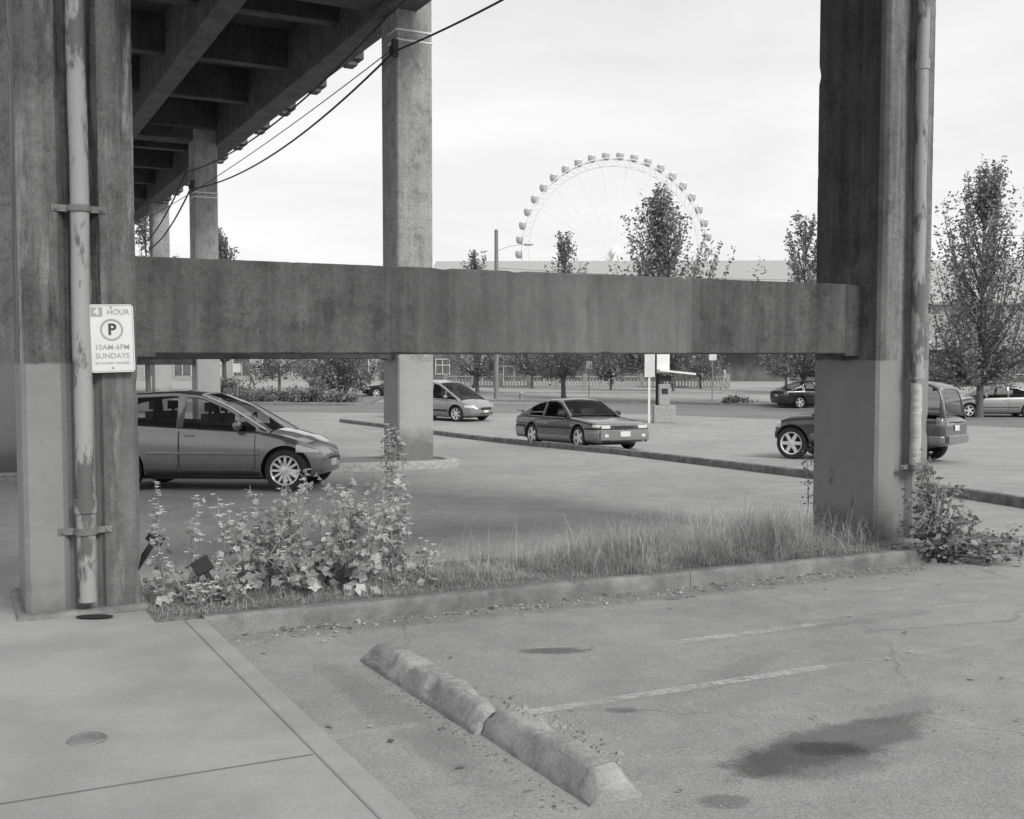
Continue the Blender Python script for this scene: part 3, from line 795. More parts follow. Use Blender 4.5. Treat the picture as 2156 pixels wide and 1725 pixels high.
    for key,qs in groups.items():
        mb=MB()
        for q in qs: mb.add(q,[(0,1,2,3)])
        o=mb.obj(key[0],paint if key[0]=='roof' else m_glass,root)
        bm=bmesh.new(); bm.from_mesh(o.data); bmesh.ops.remove_doubles(bm,verts=bm.verts,dist=.0005)
        bmesh.ops.recalc_face_normals(bm,faces=bm.faces)
        for f in bm.faces: f.smooth=True
        for e in bm.edges:
            if len(e.link_faces)==2 and e.calc_face_angle(0)>rad(35): e.smooth=False
        bm.to_mesh(o.data); bm.free()
        if key[0]=='roof':
            sd_=o.modifiers.new('sol','SOLIDIFY'); sd_.thickness=.02; sd_.offset=0
    mb=MB(); 
    ii=[x for x in np.linspace(xD+.12,xA-.12,12)]
    for i in range(len(ii)-1):
        a_,b_=ii[i],ii[i+1]
        mb.add([(a_,-hw(a_)*.86,top(a_)+crown+.006),(b_,-hw(b_)*.86,top(b_)+crown+.006),(b_,hw(b_)*.86,top(b_)+crown+.006),(a_,hw(a_)*.86,top(a_)+crown+.006)],[(0,1,2,3)])
    mb.obj('cabin_interior',m_int,root)
    if interior:
        for xs_ in S['seats']:
            for s in (-1,1):
                zt=top(xs_); H=roof(xs_)-zt
                mb=MB(); mb.box(xs_-.07,xs_+.06,s*.36-.24,s*.36+.24,zt,zt+H*.42); mb.box(xs_-.06,xs_+.03,s*.36-.12,s*.36+.12,zt+H*.48,zt+H*.78); mb.box(xs_-.02,xs_,s*.36-.05,s*.36+.05,zt+H*.40,zt+H*.5)
                mb.obj('seat',m_int,root,bevel=.035)
        sw=S['seats'][0]+.42
        mb=MB(); mm=Matrix.Translation((sw,.36,top(sw)+.08))@Matrix.Rotation(rad(-65),4,'Y')
        mb.lathe([(.17+.012*math.cos(t),.012*math.sin(t)) for t in np.linspace(0,2*math.pi,9)[:-1]],n=24,m=mm,closed=True)
        mb.box(-.16,.16,-.02,.02,-.01,.01,mm); mb.obj('steering_wheel',m_dark,root,smooth=50)
    rim_m=rimmat or m_rim
    base={}
    for wi,xa in enumerate(S['ax']):
        for s in (-1,1):
            ww=S.get('tw',.20); y=s*(hw(xa)-ww/2-.015)
            e=part_empty('wheel',root,(xa,y,r),Matrix.Rotation(0 if s>0 else math.pi,4,'Z'))
            if 'tyre' not in base:
                h=ww/2; pr=[(r*.66,-h*.8),(r*.70,-h*.95),(r*.82,-h),(r*.93,-h*.95),(r*.99,-h*.75),(r,-h*.4),(r,h*.4),(r*.99,h*.75),(r*.93,h*.95),(r*.82,h),(r*.70,h*.95),(r*.66,h*.8)]
                o=MB().lathe(pr,axis='Y',n=40).obj('tyre',m_rubber,e,smooth=35)
                base['tyre']=o.data
                mb=MB(); mb.lathe([(r*.66,-h*.8),(r*.66,h*.3),(r*.64,h*.82),(r*.70,h*.97),(r*.72,h*.94)],axis='Y',n=36)
                ns=S.get('spokes',7)
                for k in range(ns):
                    R=Matrix.Rotation(2*math.pi*k/ns,4,'Y')
                    p=[(.05*r,h*.80),(.66*r,h*.82),(.66*r,h*.5),(.05*r,h*.3)]
                    wd0,wd1=S.get('spw',(.10,.075)); v=[]
                    for (rr,yy_) in p:
                        q=(wd0 if rr<.3*r else wd1)*r; v+=[R@Vector((rr,yy_,-q)),R@Vector((rr,yy_,q))]
                    mb.add(v,[(0,1,3,2),(2,3,5,4),(4,5,7,6),(6,7,1,0),(0,2,4,6),(1,7,5,3)])
                mb.lathe([(0,h*.88),(r*.10,h*.88),(r*.19,h*.80),(r*.2,h*.4)],axis='Y',n=20)
                o=mb.obj('rim',rim_m,e,smooth=35); base['rim']=o.data
                o=MB().lathe([(0,h*.12),(r*.655,h*.12)],axis='Y',n=30).obj('brake_disc',m_dark,e); base['brake_disc']=o.data
            else:
                for k_ in ('tyre','rim','brake_disc'):
                    o=bpy.data.objects.new(k_,base[k_]); COL.objects.link(o); o.parent=e
    MB().box(x0+.4,x1-.4,-hw(0)*.72,hw(0)*.72,bot(0)-.03,bot(0)+.2).obj('underbody',m_dark,root)
    def seam(poly,wd=.011,name='door_gap'):
        for s in (-1,1):
            mb=MB()
            for (p,q) in zip(poly[:-1],poly[1:]):
                L=math.hypot(q[0]-p[0],q[1]-p[1]); k=max(1,int(L/.06)); nxv=(-(q[1]-p[1])/L*wd/2,(q[0]-p[0])/L*wd/2); v=[]
                for i in range(k+1):
                    cxx=p[0]+(q[0]-p[0])*i/k; cz=p[1]+(q[1]-p[1])*i/k
                    for t in (-1,1):
                        X,Z=cxx+t*nxv[0],cz+t*nxv[1]; v.append((X,s*(sidey(X,Z)+.0025),Z))
                mb.add(v,[(2*i,2*i+1,2*i+3,2*i+2) for i in range(k)])
            mb.obj(name,m_dark,root)
    for d in S['doors']:
        xa,xb=d; zb_=bot(xa)+.10
        seam([(xa,top(xa)-.03),(xa+.0,zb_+.1),(xa+.03,zb_),(xb-.03,zb_),(xb,zb_+.1),(xb,top(xb)-.03)])
        hx=xa+.16
        for s in (-1,1):
            z=top(hx)-.13; MB().box(hx-.08,hx+.08,s*(sidey(hx,z)+.012)-.012,s*(sidey(hx,z)+.012)+.012,z-.014,z+.014).obj('door_handle',paint,root,bevel=.008)
    for it in S.get('patches',[]): 
        xa,xb,za,zb_,nm,mt,off=it; patch(xa,xb,za,zb_,nm,mt,off)
    for it in S.get('boxes',[]):
        nm,mt,b_=it; mb=MB().box(*b_); mb.obj(nm,mt,root,bevel=.012)
    mx=S['mirror']
    for s in (-1,1):
        y=hw(mx)*.93; z=top(mx)+.07
        mb=MB(); mb.lathe([(0,-.1),(.045,-.09),(.07,-.04),(.075,.03),(.06,.09),(0,.1)],axis='Y',n=14,m=Matrix.Translation((mx,s*(y+.11),z))@Matrix.Scale(.9,4,(1,0,0)))
        mb.box(mx-.02,mx+.05,min(s*y,s*(y+.06))-.02,max(s*y,s*(y+.06))+.02,z-.06,z-.02)
        mb.obj('side_mirror',S.get('mirmat',paint),root,smooth=40)
    return root
def carmat(x,y,heading,dz=0):
    sl=(g(y+.8)-g(y-.8))/1.6
    return Matrix.Translation((x,y,g(y)+dz))@Matrix.Rotation(math.atan(sl),4,'X')@Matrix.Rotation(rad(heading),4,'Z')

HATCH=dict(top=[(-2.14,.86),(-2.08,.99),(-1.4,1.05),(-.5,1.0),(.5,.95),(.92,.925),(1.22,.865),(1.48,.79),(1.66,.70),(1.78,.60),(1.84,.51)],
  bot=[(-2.14,.40),(-2.05,.26),(-1.6,.22),(0,.20),(1.4,.20),(1.68,.22),(1.80,.26),(1.84,.34)],
  hw=[(-2.14,.70),(-2.05,.82),(-1.5,.875),(0,.885),(1.3,.885),(1.48,.85),(1.64,.76),(1.77,.60),(1.84,.42)],
  roof=[(-2.06,1.0),(-1.86,1.28),(-1.68,1.40),(-1.2,1.48),(-.5,1.51),(-.05,1.47),(.35,1.31),(1.04,.91)],roofx=(-1.80,-.05),
  pillars=[(-2.06,-1.93),(-1.42,-1.30),(-.42,-.31),(.54,.58)],ax=(-1.30,1.30),r=.322,spokes=12,spw=(.06,.055),
  doors=[(-.36,.84),(-1.25,-.37)],seats=(-.05,-.95),mirror=.58,tum=.32,frame=.055,arch=1.16,crown=.05,rs=.10,
  patches=[(-.88,.90,.56,.595,'side_moulding','P',.010),(1.47,1.76,lambda x:.60-.05*(x-1.47),lambda x:.725-.36*(x-1.47),'headlight','L',.006),(-2.08,-1.95,.7,.95,'taillight','T',.006),(-.9,.9,.24,.30,'sill','D',.008)],
  boxes=[('licence_plate','W',(1.835,1.85,-.15,.15,.36,.47)),('grille','D',(1.78,1.846,-.30,.30,.47,.505))])
FAST=dict(top=[(-2.28,.80),(-2.2,.90),(-1.75,.93),(-1.2,.92),(-.3,.90),(.72,.885),(1.3,.83),(1.9,.76),(2.14,.70),(2.28,.64)],
  bot=[(-2.28,.38),(-2.2,.26),(-1.5,.19),(0,.17),(1.6,.18),(2.1,.2),(2.28,.26)],
  hw=[(-2.28,.80),(-2.15,.855),(-1,.875),(1,.875),(1.9,.86),(2.15,.82),(2.28,.74)],
  roof=[(-2.0,.94),(-1.55,1.10),(-1.0,1.26),(-.55,1.33),(-.1,1.335),(.18,1.28),(.86,.89)],roofx=(-.75,.10),
  pillars=[(-2.0,-1.35),(-.62,-.50),(.40,.43)],ax=(-1.22,1.33),r=.32,spokes=5,spw=(.16,.13),
  doors=[(-.56,.80)],seats=(-.15,-.85),mirror=.55,tum=.36,frame=.05,arch=1.14,crown=.025,mirmat='D',
  patches=[(-2.2,-1.60,.55,.60,'side_moulding','D',.012),(-.84,.95,.55,.60,'side_moulding','D',.012),(1.71,2.2,.55,.60,'side_moulding','D',.012),(-.83,.94,.18,.38,'side_skirt','G',.018),(1.72,2.26,.22,.54,'bumper','G',.02),(-2.26,-1.61,.26,.54,'bumper','G',.02),(2.02,2.24,.61,.68,'marker_lamp','L',.008)],
  boxes=[('bumper','G',(2.20,2.33,-.76,.76,.28,.55)),('headlight','L',(2.24,2.292,.44,.72,.585,.67)),('headlight','L',(2.24,2.292,-.72,-.44,.585,.67)),('grille','D',(2.24,2.288,-.30,.30,.59,.655)),
         ('licence_plate','W',(2.33,2.345,-.16,.16,.37,.51)),('bumper_intake','D',(2.25,2.335,-.5,.5,.24,.285)),('fog_lamp','L',(2.30,2.338,.52,.64,.36,.44)),('fog_lamp','L',(2.30,2.338,-.64,-.52,.36,.44)),
         ('spoiler','P',(-2.27,-2.0,-.78,.78,1.0,1.03)),('spoiler_post','P',(-2.2,-2.05,.6,.66,.88,1.0)),('spoiler_post','P',(-2.2,-2.05,-.66,-.6,.88,1.0)),('bumper','G',(-2.33,-2.24,-.78,.78,.32,.56)),('taillight','T',(-2.30,-2.26,-.76,.76,.6,.76))])
VAN=dict(top=[(-2.36,.9),(-2.3,1.02),(-1,1.03),(.8,.98),(1.3,.96),(1.9,.83),(2.2,.70),(2.36,.58)],
  bot=[(-2.36,.42),(-2.25,.28),(-1.5,.22),(0,.2),(1.7,.21),(2.2,.24),(2.36,.34)],
  hw=[(-2.36,.84),(-2.2,.94),(-1,.96),(1.2,.95),(1.8,.90),(2.15,.78),(2.36,.56)],
  roof=[(-2.33,1.02),(-2.2,1.45),(-2.05,1.62),(-1.2,1.68),(-.2,1.67),(.35,1.58),(.7,1.42),(1.6,.93)],roofx=(-2.08,.36),
  pillars=[(-2.33,-2.18),(-1.05,-.95),(.0,.10),(.82,.88)],ax=(-1.4,1.45),r=.335,spokes=7,
  doors=[(.05,1.0),(-1.0,.04)],seats=(.3,-.6),mirror=.95,tum=.28,crown=.05,
  patches=[(-.98,1.02,.42,.50,'side_moulding','D',.010),(1.90,2.26,.58,.70,'headlight','L',.008),(-2.34,-2.2,.7,1.0,'taillight','T',.006)],
  boxes=[('grille','D',(2.28,2.372,-.34,.34,.50,.60)),('licence_plate','W',(2.36,2.38,-.15,.15,.38,.48)),('bumper_intake','D',(2.3,2.37,-.4,.4,.34,.38))])
SUV=dict(cat='car',top=[(-2.08,.90),(-2.03,.98),(-1,1.04),(.6,1.03),(.95,1.02),(1.35,.99),(1.6,.92),(1.76,.82),(1.85,.68)],
  bot=[(-2.08,.46),(-2.0,.38),(0,.36),(1.6,.38),(1.85,.46)],
  hw=[(-2.08,.76),(-2.0,.84),(-1.7,.89),(0,.89),(1.4,.89),(1.62,.84),(1.77,.74),(1.85,.58)],
  roof=[(-2.05,1.0),(-1.99,1.36),(-1.90,1.62),(-1.7,1.72),(-1.0,1.75),(-.2,1.74),(.2,1.66),(.85,1.03)],roofx=(-1.92,.12),
  pillars=[(-2.05,-1.95),(-1.20,-1.10),(-.32,-.22),(.5,.54)],ax=(-1.3,1.33),r=.365,tw=.25,spokes=6,spw=(.12,.10),s=.06,rs=.08,
  doors=[(-.27,.75),(-1.2,-.28)],seats=(.05,-.8),mirror=.55,tum=.22,arch=1.15,crown=.04,
  patches=[(-.85,.87,.44,.60,'side_cladding','G',.016),(1.60,1.80,.72,.86,'headlight','L',.008),(1.77,1.845,.47,.62,'bumper','G',.016),(-2.06,-1.9,.78,1.0,'taillight','T',.01),(-2.06,-1.76,.42,.60,'bumper','G',.016)],
  boxes=[('bumper','G',(1.80,1.865,-.52,.52,.48,.62)),('bumper','G',(-2.14,-2.05,-.70,.70,.44,.60)),('grille','D',(1.80,1.858,-.36,.36,.66,.74)),('licence_plate','W',(-2.10,-2.085,-.16,.16,.70,.82)),
   ('tailgate_trim','D',(-2.09,-2.07,-.5,.5,.87,.90)),('roof_rail','D',(-1.7,-.1,.60,.64,1.79,1.83)),('roof_rail','D',(-1.7,-.1,-.64,-.60,1.79,1.83))])
COUPE=dict(top=[(-2.2,.78),(-2.12,.93),(-1.3,.95),(.7,.90),(1.2,.86),(1.8,.76),(2.1,.66),(2.2,.55)],
  bot=[(-2.2,.38),(-2.1,.24),(0,.18),(1.8,.19),(2.2,.30)],
  hw=[(-2.2,.68),(-2.05,.82),(-1,.86),(1.2,.86),(1.8,.81),(2.08,.68),(2.2,.52)],
  roof=[(-1.85,.95),(-1.3,1.16),(-.8,1.33),(-.35,1.38),(.1,1.36),(.4,1.25),(1.05,.88)],roofx=(-.7,.15),
  pillars=[(-1.85,-1.15),(-.42,-.32),(.62,.65)],ax=(-1.28,1.32),r=.31,spokes=5,spw=(.13,.1),
  doors=[(-.38,.86)],seats=(0,-.75),mirror=.65,tum=.38,crown=.04,
  patches=[(-.85,.9,.45,.48,'side_moulding','D',.008),(1.74,2.08,.56,.66,'headlight','L',.006),(-2.16,-1.95,.66,.84,'taillight','T',.006)],
  boxes=[('grille','D',(2.12,2.21,-.3,.3,.42,.5)),('licence_plate','W',(-2.215,-2.195,-.15,.15,.6,.71))])
def spec(S,paint,grey):
    d=dict(S); mp={'P':paint,'L':m_lamp,'T':m_tail,'D':m_dark,'W':m_signw,'G':grey}
    d['patches']=[tuple(mp[i] if isinstance(i,str) and i in mp else i for i in p) for p in S.get('patches',[])]
    d['boxes']=[(n,mp[m],b) for n,m,b in S.get('boxes',[])]
    if d.get('mirmat'): d['mirmat']=mp[d['mirmat']]
    return d
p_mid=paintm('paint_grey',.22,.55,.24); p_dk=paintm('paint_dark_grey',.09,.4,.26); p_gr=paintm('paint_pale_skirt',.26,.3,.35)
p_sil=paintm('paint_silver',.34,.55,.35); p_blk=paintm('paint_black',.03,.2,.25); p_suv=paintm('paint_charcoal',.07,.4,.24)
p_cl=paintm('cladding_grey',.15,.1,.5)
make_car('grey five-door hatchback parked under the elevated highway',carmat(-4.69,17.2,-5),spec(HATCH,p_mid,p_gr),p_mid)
make_car('dark three-door fastback with paler bumpers and skirts',carmat(1.90,30.2,-62),spec(FAST,p_dk,p_gr),p_dk)
make_car('silver minivan parked beside the far kerb',carmat(-2.95,46.4,-38),spec(VAN,p_sil,p_gr),p_sil)
make_car('charcoal sport utility vehicle seen from its rear quarter',carmat(8.0,24.35,141.5),spec(SUV,p_suv,p_cl),p_suv)
make_car('silver two-door coupe parked on the street',carmat(21.9,48.6,176),spec(COUPE,p_sil,p_gr),p_sil,interior=False)
make_car('black two-door coupe parked beyond the car park',carmat(16.1,57,15),spec(COUPE,p_blk,p_gr),p_blk,interior=False)
make_car('dark saloon car parked beyond the planting bed',carmat(-7.6,70,-170),spec(COUPE,p_blk,p_gr),p_blk,interior=False)
make_car('black car parked under the elevated highway',carmat(-13.2,25,5),spec(COUPE,p_blk,p_gr),p_blk,interior=False)

# ------------------------------------------------------------------ vegetation
def leaves_mesh(C,size,rng,up=.35,aspect=.62):
    n=len(C); C=np.asarray(C,float)
    nrm=rng.normal(size=(n,3)); nrm[:,2]=np.abs(nrm[:,2])+up; nrm/=np.linalg.norm(nrm,axis=1)[:,None]
    t=rng.normal(size=(n,3)); t-= (t*nrm).sum(1)[:,None]*nrm; t/=np.linalg.norm(t,axis=1)[:,None]
    b=np.cross(nrm,t); s=(size*rng.uniform(.6,1.3,n))[:,None]
    P4=np.stack([C-t*s,C+b*s*aspect-nrm*s*.12,C+t*s,C-b*s*aspect-nrm*s*.12],1).reshape(-1,3)
    return P4.tolist(),[(4*i,4*i+1,4*i+2,4*i+3) for i in range(n)]
def tree(x,y,h,cb,rmax,seed,lab,leaf=.10,nshoot=90,per=52,multi=False,name='street_tree',kind=None):
    rng=np.random.default_rng(seed); r=random.Random(seed)
    root=empty(name,lab,'tree',T(x,y),'street trees')
    tr=MB(); C=[]
    def prof(t): return max(.12,math.sin(math.pi*min(1,.2+.8*t)**.80))**.75
    lean=(r.uniform(-.02,.02),r.uniform(-.02,.02))
    tp=[(lean[0]*k*h*.3+.03*math.sin(k*9+seed),lean[1]*k*h*.3,h*.93*k) for k in [0,.03,.12,.25,.4,.6,.8,1]]
    r0=.012*h+.03
    if multi:
        for k in range(5):
            a=k*1.3; tr.tube([(0,0,0),(.35*math.cos(a),.35*math.sin(a),cb*.6),(.9*math.cos(a),.9*math.sin(a),cb*1.2),(1.3*math.cos(a),1.3*math.sin(a),h*.75)],[.1,.08,.05,.02],7)
    else: tr.tube(tp,[r0*1.25,r0,r0*.9,r0*.75,r0*.6,r0*.4,r0*.2,.01],9)
    lob=[r.uniform(.68,1.28) for _ in range(9)]
    # upswept shoots: leafy wands with sky between their tips
    for i in range(nshoot):
        t=r.random()**1.1; az=r.uniform(0,6.283)
        zt=cb+(h-cb)*(.05+.95*t)
        lv=int(t*3.99)
        R=rmax*prof(t)*r.uniform(.3,1.1)*lob[(int(az/6.2832*5)+lv*2)%9]
        z0=max(cb*.75,zt-R*1.15-(h-cb)*.17)
        bx,by=lean[0]*z0*.3,lean[1]*z0*.3
        e=Vector((R*math.cos(az)+bx,R*math.sin(az)+by,zt)); s0=Vector((bx,by,z0))
        mid=s0.lerp(e,.6)+Vector((0,0,-.22*R))+Vector((math.cos(az),math.sin(az),0))*R*.14
        if i%2==0: tr.tube([s0,mid,e],[r0*.28,r0*.17,.008],5,cap=False)
        m=int(per*r.uniform(.5,1.3)); sp=r.uniform(.08,.20)*(rmax/2.0)**.5
        for k in range(m):
            q=r.uniform(.28,1.10)**.8; p=s0.lerp(mid,q/.6) if q<.6 else mid.lerp(e,(q-.6)/.4)
            s=sp*(1.45-.85*q)
            C.append((p.x+r.gauss(0,s),p.y+r.gauss(0,s),p.z+r.gauss(0,s*1.3)))
    tr.obj('trunk',m_bark,root,smooth=50)
    v,f=leaves_mesh(C,leaf,rng); o=MB().add(v,f).obj('crown',m_leafd,root)
    return root
tree(8.65,62,12.4,2.4,3.7,1,'tall leafy maple tree rising above the strut beam',nshoot=270,per=54,leaf=.11)
tree(3.3,69,10.6,1.7,2.5,2,'slim young street tree beside the road',nshoot=120,per=48,leaf=.105)
tree(-2.5,77,10.0,1.6,3.2,3,'slim young street tree beside the balustrade',nshoot=120,per=48,leaf=.105)
tree(16.4,60,10.5,2.0,3.2,4,'leafy street tree behind the concrete column',nshoot=150,leaf=.105)
tree(20.95,47.8,11.3,1.9,2.85,5,'tall narrow leafy tree on the street edge',nshoot=290,per=58,leaf=.085)
tree(7.4,80,6.4,1.4,2.4,6,'small street tree beside the balustrade',nshoot=80,leaf=.12)
tree(11.8,78,6.4,1.5,2.2,16,'small street tree beside the balustrade',nshoot=80,leaf=.12)
tree(1.6,84,6.2,1.5,2.3,17,'small street tree beside the balustrade',nshoot=70,leaf=.12)
tree(19.5,76,6.8,1.6,2.5,18,'small street tree beside the balustrade',nshoot=70,leaf=.12)
tree(24.5,80,6.6,1.5,2.4,26,'small street tree beside the balustrade',nshoot=70,leaf=.12)
tree(14.8,84,6.2,1.4,2.4,27,'small street tree beside the balustrade',nshoot=70,leaf=.12)
tree(-10.6,67,5.2,1.2,3.0,7,'bushy multi-stemmed small tree in the planting bed',nshoot=130,multi=True,leaf=.11)
tree(-19.9,74,11.3,3,3.0,8,'leafy tree behind the viaduct columns',nshoot=130,leaf=.12)
tree(-24.5,72,12.6,3,3.4,9,'leafy tree behind the viaduct columns',nshoot=130,leaf=.12)
tree(-17,78,6.8,1.6,2.5,19,'small leafy tree near the planting bed',nshoot=70,leaf=.12)
tree(-14.5,82,6.2,1.5,2.5,29,'small leafy tree near the planting bed',nshoot=70,leaf=.12)
tree(33,62,8.2,2.0,2.6,20,'leafy street tree further along the road',nshoot=90,leaf=.12)
def bush(x,y,rx,ry,h,seed,lab,mat=m_leafd,leaf=.1,n=1400,name='bush'):
    rng=np.random.default_rng(seed); r=random.Random(seed); root=empty(name,lab,'bush',T(x,y),'shrubs in the planting bed')
    C=[]; cl=[(r.uniform(-.8,.8)*rx,r.uniform(-.8,.8)*ry,r.uniform(.25,.85)*h,r.uniform(.18,.34)) for _ in range(26)]
    for i in range(n):
        c=r.choice(cl); C.append((c[0]+r.gauss(0,c[3]*.7),c[1]+r.gauss(0,c[3]*.7),max(.02,c[2]*(.3+.7*r.random())+r.gauss(0,.1))))
    st=MB()
    for c in cl[::2]: st.tube([(c[0]*.2,c[1]*.2,-.05),(c[0]*.7,c[1]*.7,c[2]*.6),(c[0],c[1],c[2])],[.02,.014,.005],5)
    st.obj('stem',m_bark,root); v,f=leaves_mesh(C,leaf,rng); MB().add(v,f).obj('foliage',mat,root)
for i,(x,y,rx,ry,h) in enumerate([(-15.6,62,1.2,1,.9),(-13.4,61.5,1.3,1,1.1),(-11.4,61,1.2,1,1.3),(-16.8,66,1.2,1,1.0),(-9.6,60.5,.9,.8,.7),(-19.5,72,1.5,1.2,1.6),(12.5,59.3,.7,.4,.5)]):
    bush(x,y,rx,ry,h,30+i,'low leafy shrub in the planting bed')
rnd=random.Random(21); mb=MB(); V=[];F=[]
def blade(x,y,z,h,az,lean,wd):
    o=len(V); dx,dy=math.cos(az),math.sin(az); px,py=-dy*wd,dx*wd
    for k,(t,s) in enumerate(((0,1),(.4,.8),(.75,.5))):
        c=lean*h*t*t; zz=z+h*t*(1-.35*t*lean)
        V.append((x+dx*c-px*s,y+dy*c-py*s,zz)); V.append((x+dx*c+px*s,y+dy*c+py*s,zz))
    c=lean*h; V.append((x+dx*c,y+dy*c,z+h*(1-.38*lean)))
    F.extend([(o,o+1,o+3,o+2),(o+2,o+3,o+5,o+4),(o+4,o+5,o+6)])
clumps=[]
for i in range(150):
    a=rnd.uniform(-6.8,.3); b=rnd.uniform(-.3,.9)
    tall=float(np.interp(a,[-6.8,-6,-4.6,-4.0,-3.2,-2.4,-.4,.3],[.10,.12,.12,.17,.27,.38,.42,.22]))
    if b<-.05: tall*=.6
    clumps.append((a,b,tall*rnd.uniform(.3,1.3),rnd.uniform(.04,.15),rnd.uniform(0,6.28)))
for (a0,b0,hh,sp,az0) in clumps:
    for j in range(int(70+900*sp)):
        a=a0+rnd.gauss(0,sp*1.2); b=b0+rnd.gauss(0,sp)
        if not(-6.88<a<.5 and -.34<b<1.0): continue
        x,y=W(a,b); flat=rnd.random()<.4
        blade(x,y,P(y)-.012,hh*rnd.uniform(.35,1.25),az0+rnd.gauss(0,1.3),rnd.uniform(1.0,2.2) if flat else rnd.uniform(.15,1.2),rnd.uniform(.0014,.0032))
for i in range(4200):
    a=rnd.uniform(-6.85,.4); b=rnd.uniform(-.34,.95); x,y=W(a,b)
    blade(x,y,P(y)-.012,rnd.uniform(.03,.11),rnd.uniform(0,6.28),rnd.uniform(.3,2.0),.002)
for i in range(800):
    a=rnd.gauss(-1.7,1.2) if rnd.random()<.75 else rnd.uniform(-4.6,.1)
    if a<-4.8 or a>.2: continue
    b=rnd.uniform(.0,.9); x,y=W(a,b); blade(x,y,P(y),rnd.uniform(.28,.70),rnd.gauss(.6,1.0),rnd.uniform(.3,1.2),.0015)
o=mb.add(V,F).obj('grass',m_grass); o['kind']='stuff'; o['label']='dry uncut grass growing in the planted strip'; o['category']='grass'
mb=MB(); rnd=random.Random(77)
for i in range(4800):
    a=rnd.uniform(-6.85,.9); b=rnd.uniform(-.34,.6); x,y=W(a,b); t=rnd.uniform(0,3.14); L=rnd.uniform(.02,.08); z=P(y)-.008+rnd.uniform(0,.025); wd=.0018
    dx,dy=math.cos(t)*L,math.sin(t)*L; px,py=-math.sin(t)*wd,math.cos(t)*wd; dz=rnd.uniform(-.01,.02)
    mb.add([(x-px,y-py,z),(x+px,y+py,z),(x+dx+px,y+dy+py,z+dz),(x+dx-px,y+dy-py,z+dz)],[(0,1,2,3)])
o=mb.obj('straw_litter',m_grass); o['kind']='stuff'; o['label']='dry straw lying in the planted strip'; o['category']='straw'
def lobed(c,nrm,s,r):
    nrm=nrm.normalized(); t=nrm.orthogonal().normalized(); b=nrm.cross(t); ph=r.uniform(0,6.28); v=[c-nrm*s*.15]
    K=10
    for k in range(K):
        th=ph+2*math.pi*k/K; rr=s*(1.0 if k%2 else .74)*(1 if k else .35); v.append(c+(t*math.cos(th)+b*math.sin(th))*rr+nrm*s*r.uniform(-.15,.25))
    return v,[(0,1+k,1+(k+1)%K) for k in range(K)]
def mallow(x,y,h,seed,nst=6,spread=.16,lab='flowering mallow plant with lobed leaves in the strip',flowers=10,ls=.05,dens=.85):
    r=random.Random(seed); root=empty('mallow_plant',lab,'plant',Matrix.Translation((x,y,P(y)-.02)),'weeds in the planted strip')
    st=MB(); lf=MB(); fl=MB()
    for i in range(nst):
        az=r.uniform(0,6.28); sp=spread*r.uniform(.3,1.4); hh=h*r.uniform(.5,1.1) if i else h
        P3=[Vector((math.cos(az)*sp*(t**1.2)+r.gauss(0,.014),math.sin(az)*sp*(t**1.2)+r.gauss(0,.014),hh*t)) for t in (0,.2,.4,.6,.8,1)]
        st.tube(P3,[.007,.006,.0055,.005,.004,.002],5)
        n=int(hh*36*dens)
        for k in range(n):
            t=.05+r.random()**.9*.92; q=t*5; j=min(4,int(q)); p=P3[j].lerp(P3[j+1],q-j)
            a2=r.uniform(0,6.28); dl=r.uniform(.04,.15)*(1.15-t*.8); e=p+Vector((math.cos(a2)*dl,math.sin(a2)*dl,r.uniform(-.02,.06)))
            st.tube([p,e],.0018,3,cap=False)
            nn=Vector((math.cos(a2)*.6+r.gauss(0,.35),math.sin(a2)*.6+r.gauss(0,.35),r.uniform(.3,1)))
            v,f=lobed(e,nn,ls*r.uniform(.35,1.15)*(1.15-.65*t),r); lf.add(v,f)
        for k in range(flowers):
            t=r.uniform(.62,1.02); q=min(4.99,t*5); j=int(q); p=P3[j].lerp(P3[j+1],q-j)+Vector((r.gauss(0,.02),r.gauss(0,.02),r.gauss(0,.01)))
            for m in range(5):
                a3=2*math.pi*m/5+k; d=Vector((math.cos(a3),math.sin(a3),.5))*.018; s=Vector((-math.sin(a3),math.cos(a3),0))*.010
                fl.add([p,p+d-s,p+d*1.25,p+d+s],[(0,1,2,3)])
    st.obj('stem',m_stem,root); lf.obj('foliage',m_leafl,root)
    if flowers: o=fl.obj('flowers',m_petal,root); o['kind']='stuff'
for i,(x,y,h,n,fl,sp,ls) in enumerate([(-1.96,8.05,.62,7,2,.26,.066),(-1.80,8.35,.92,7,4,.26,.060),(-1.48,8.15,.66,8,2,.30,.066),(-1.22,8.3,.90,8,6,.26,.058),(-.97,8.45,1.28,5,18,.10,.046),(-1.12,8.0,.68,6,5,.24,.054),(-1.6,7.9,.48,8,2,.28,.058),
     (-1.35,8.5,.88,7,4,.28,.056),(-1.95,8.4,.80,6,4,.24,.056),(-.88,8.35,.80,5,7,.15,.044),(-1.68,8.1,.74,6,3,.24,.058),
     (-2.50,7.62,.90,2,18,.08,.036),(-2.34,7.75,.76,2,18,.10,.036),(-2.12,7.8,.76,2,16,.10,.034),(-2.3,7.55,.34,4,3,.2,.044),(-2.0,7.55,.30,5,2,.18,.044),(-2.14,7.35,.20,4,10,.1,.036),(-.72,8.3,.36,5,2,.18,.036),(-2.45,7.5,.22,4,1,.18,.038),(-2.22,7.6,.36,3,2,.16,.042)]):
    mallow(x,y,h,50+i,n,sp,flowers=fl,ls=ls)
r=random.Random(5); root=empty('bush','broad-leaved climbing bush at the column foot','bush',Matrix.Translation((4.14,10.12,P(10.12)-.05)))
st=MB(); lf=MB()
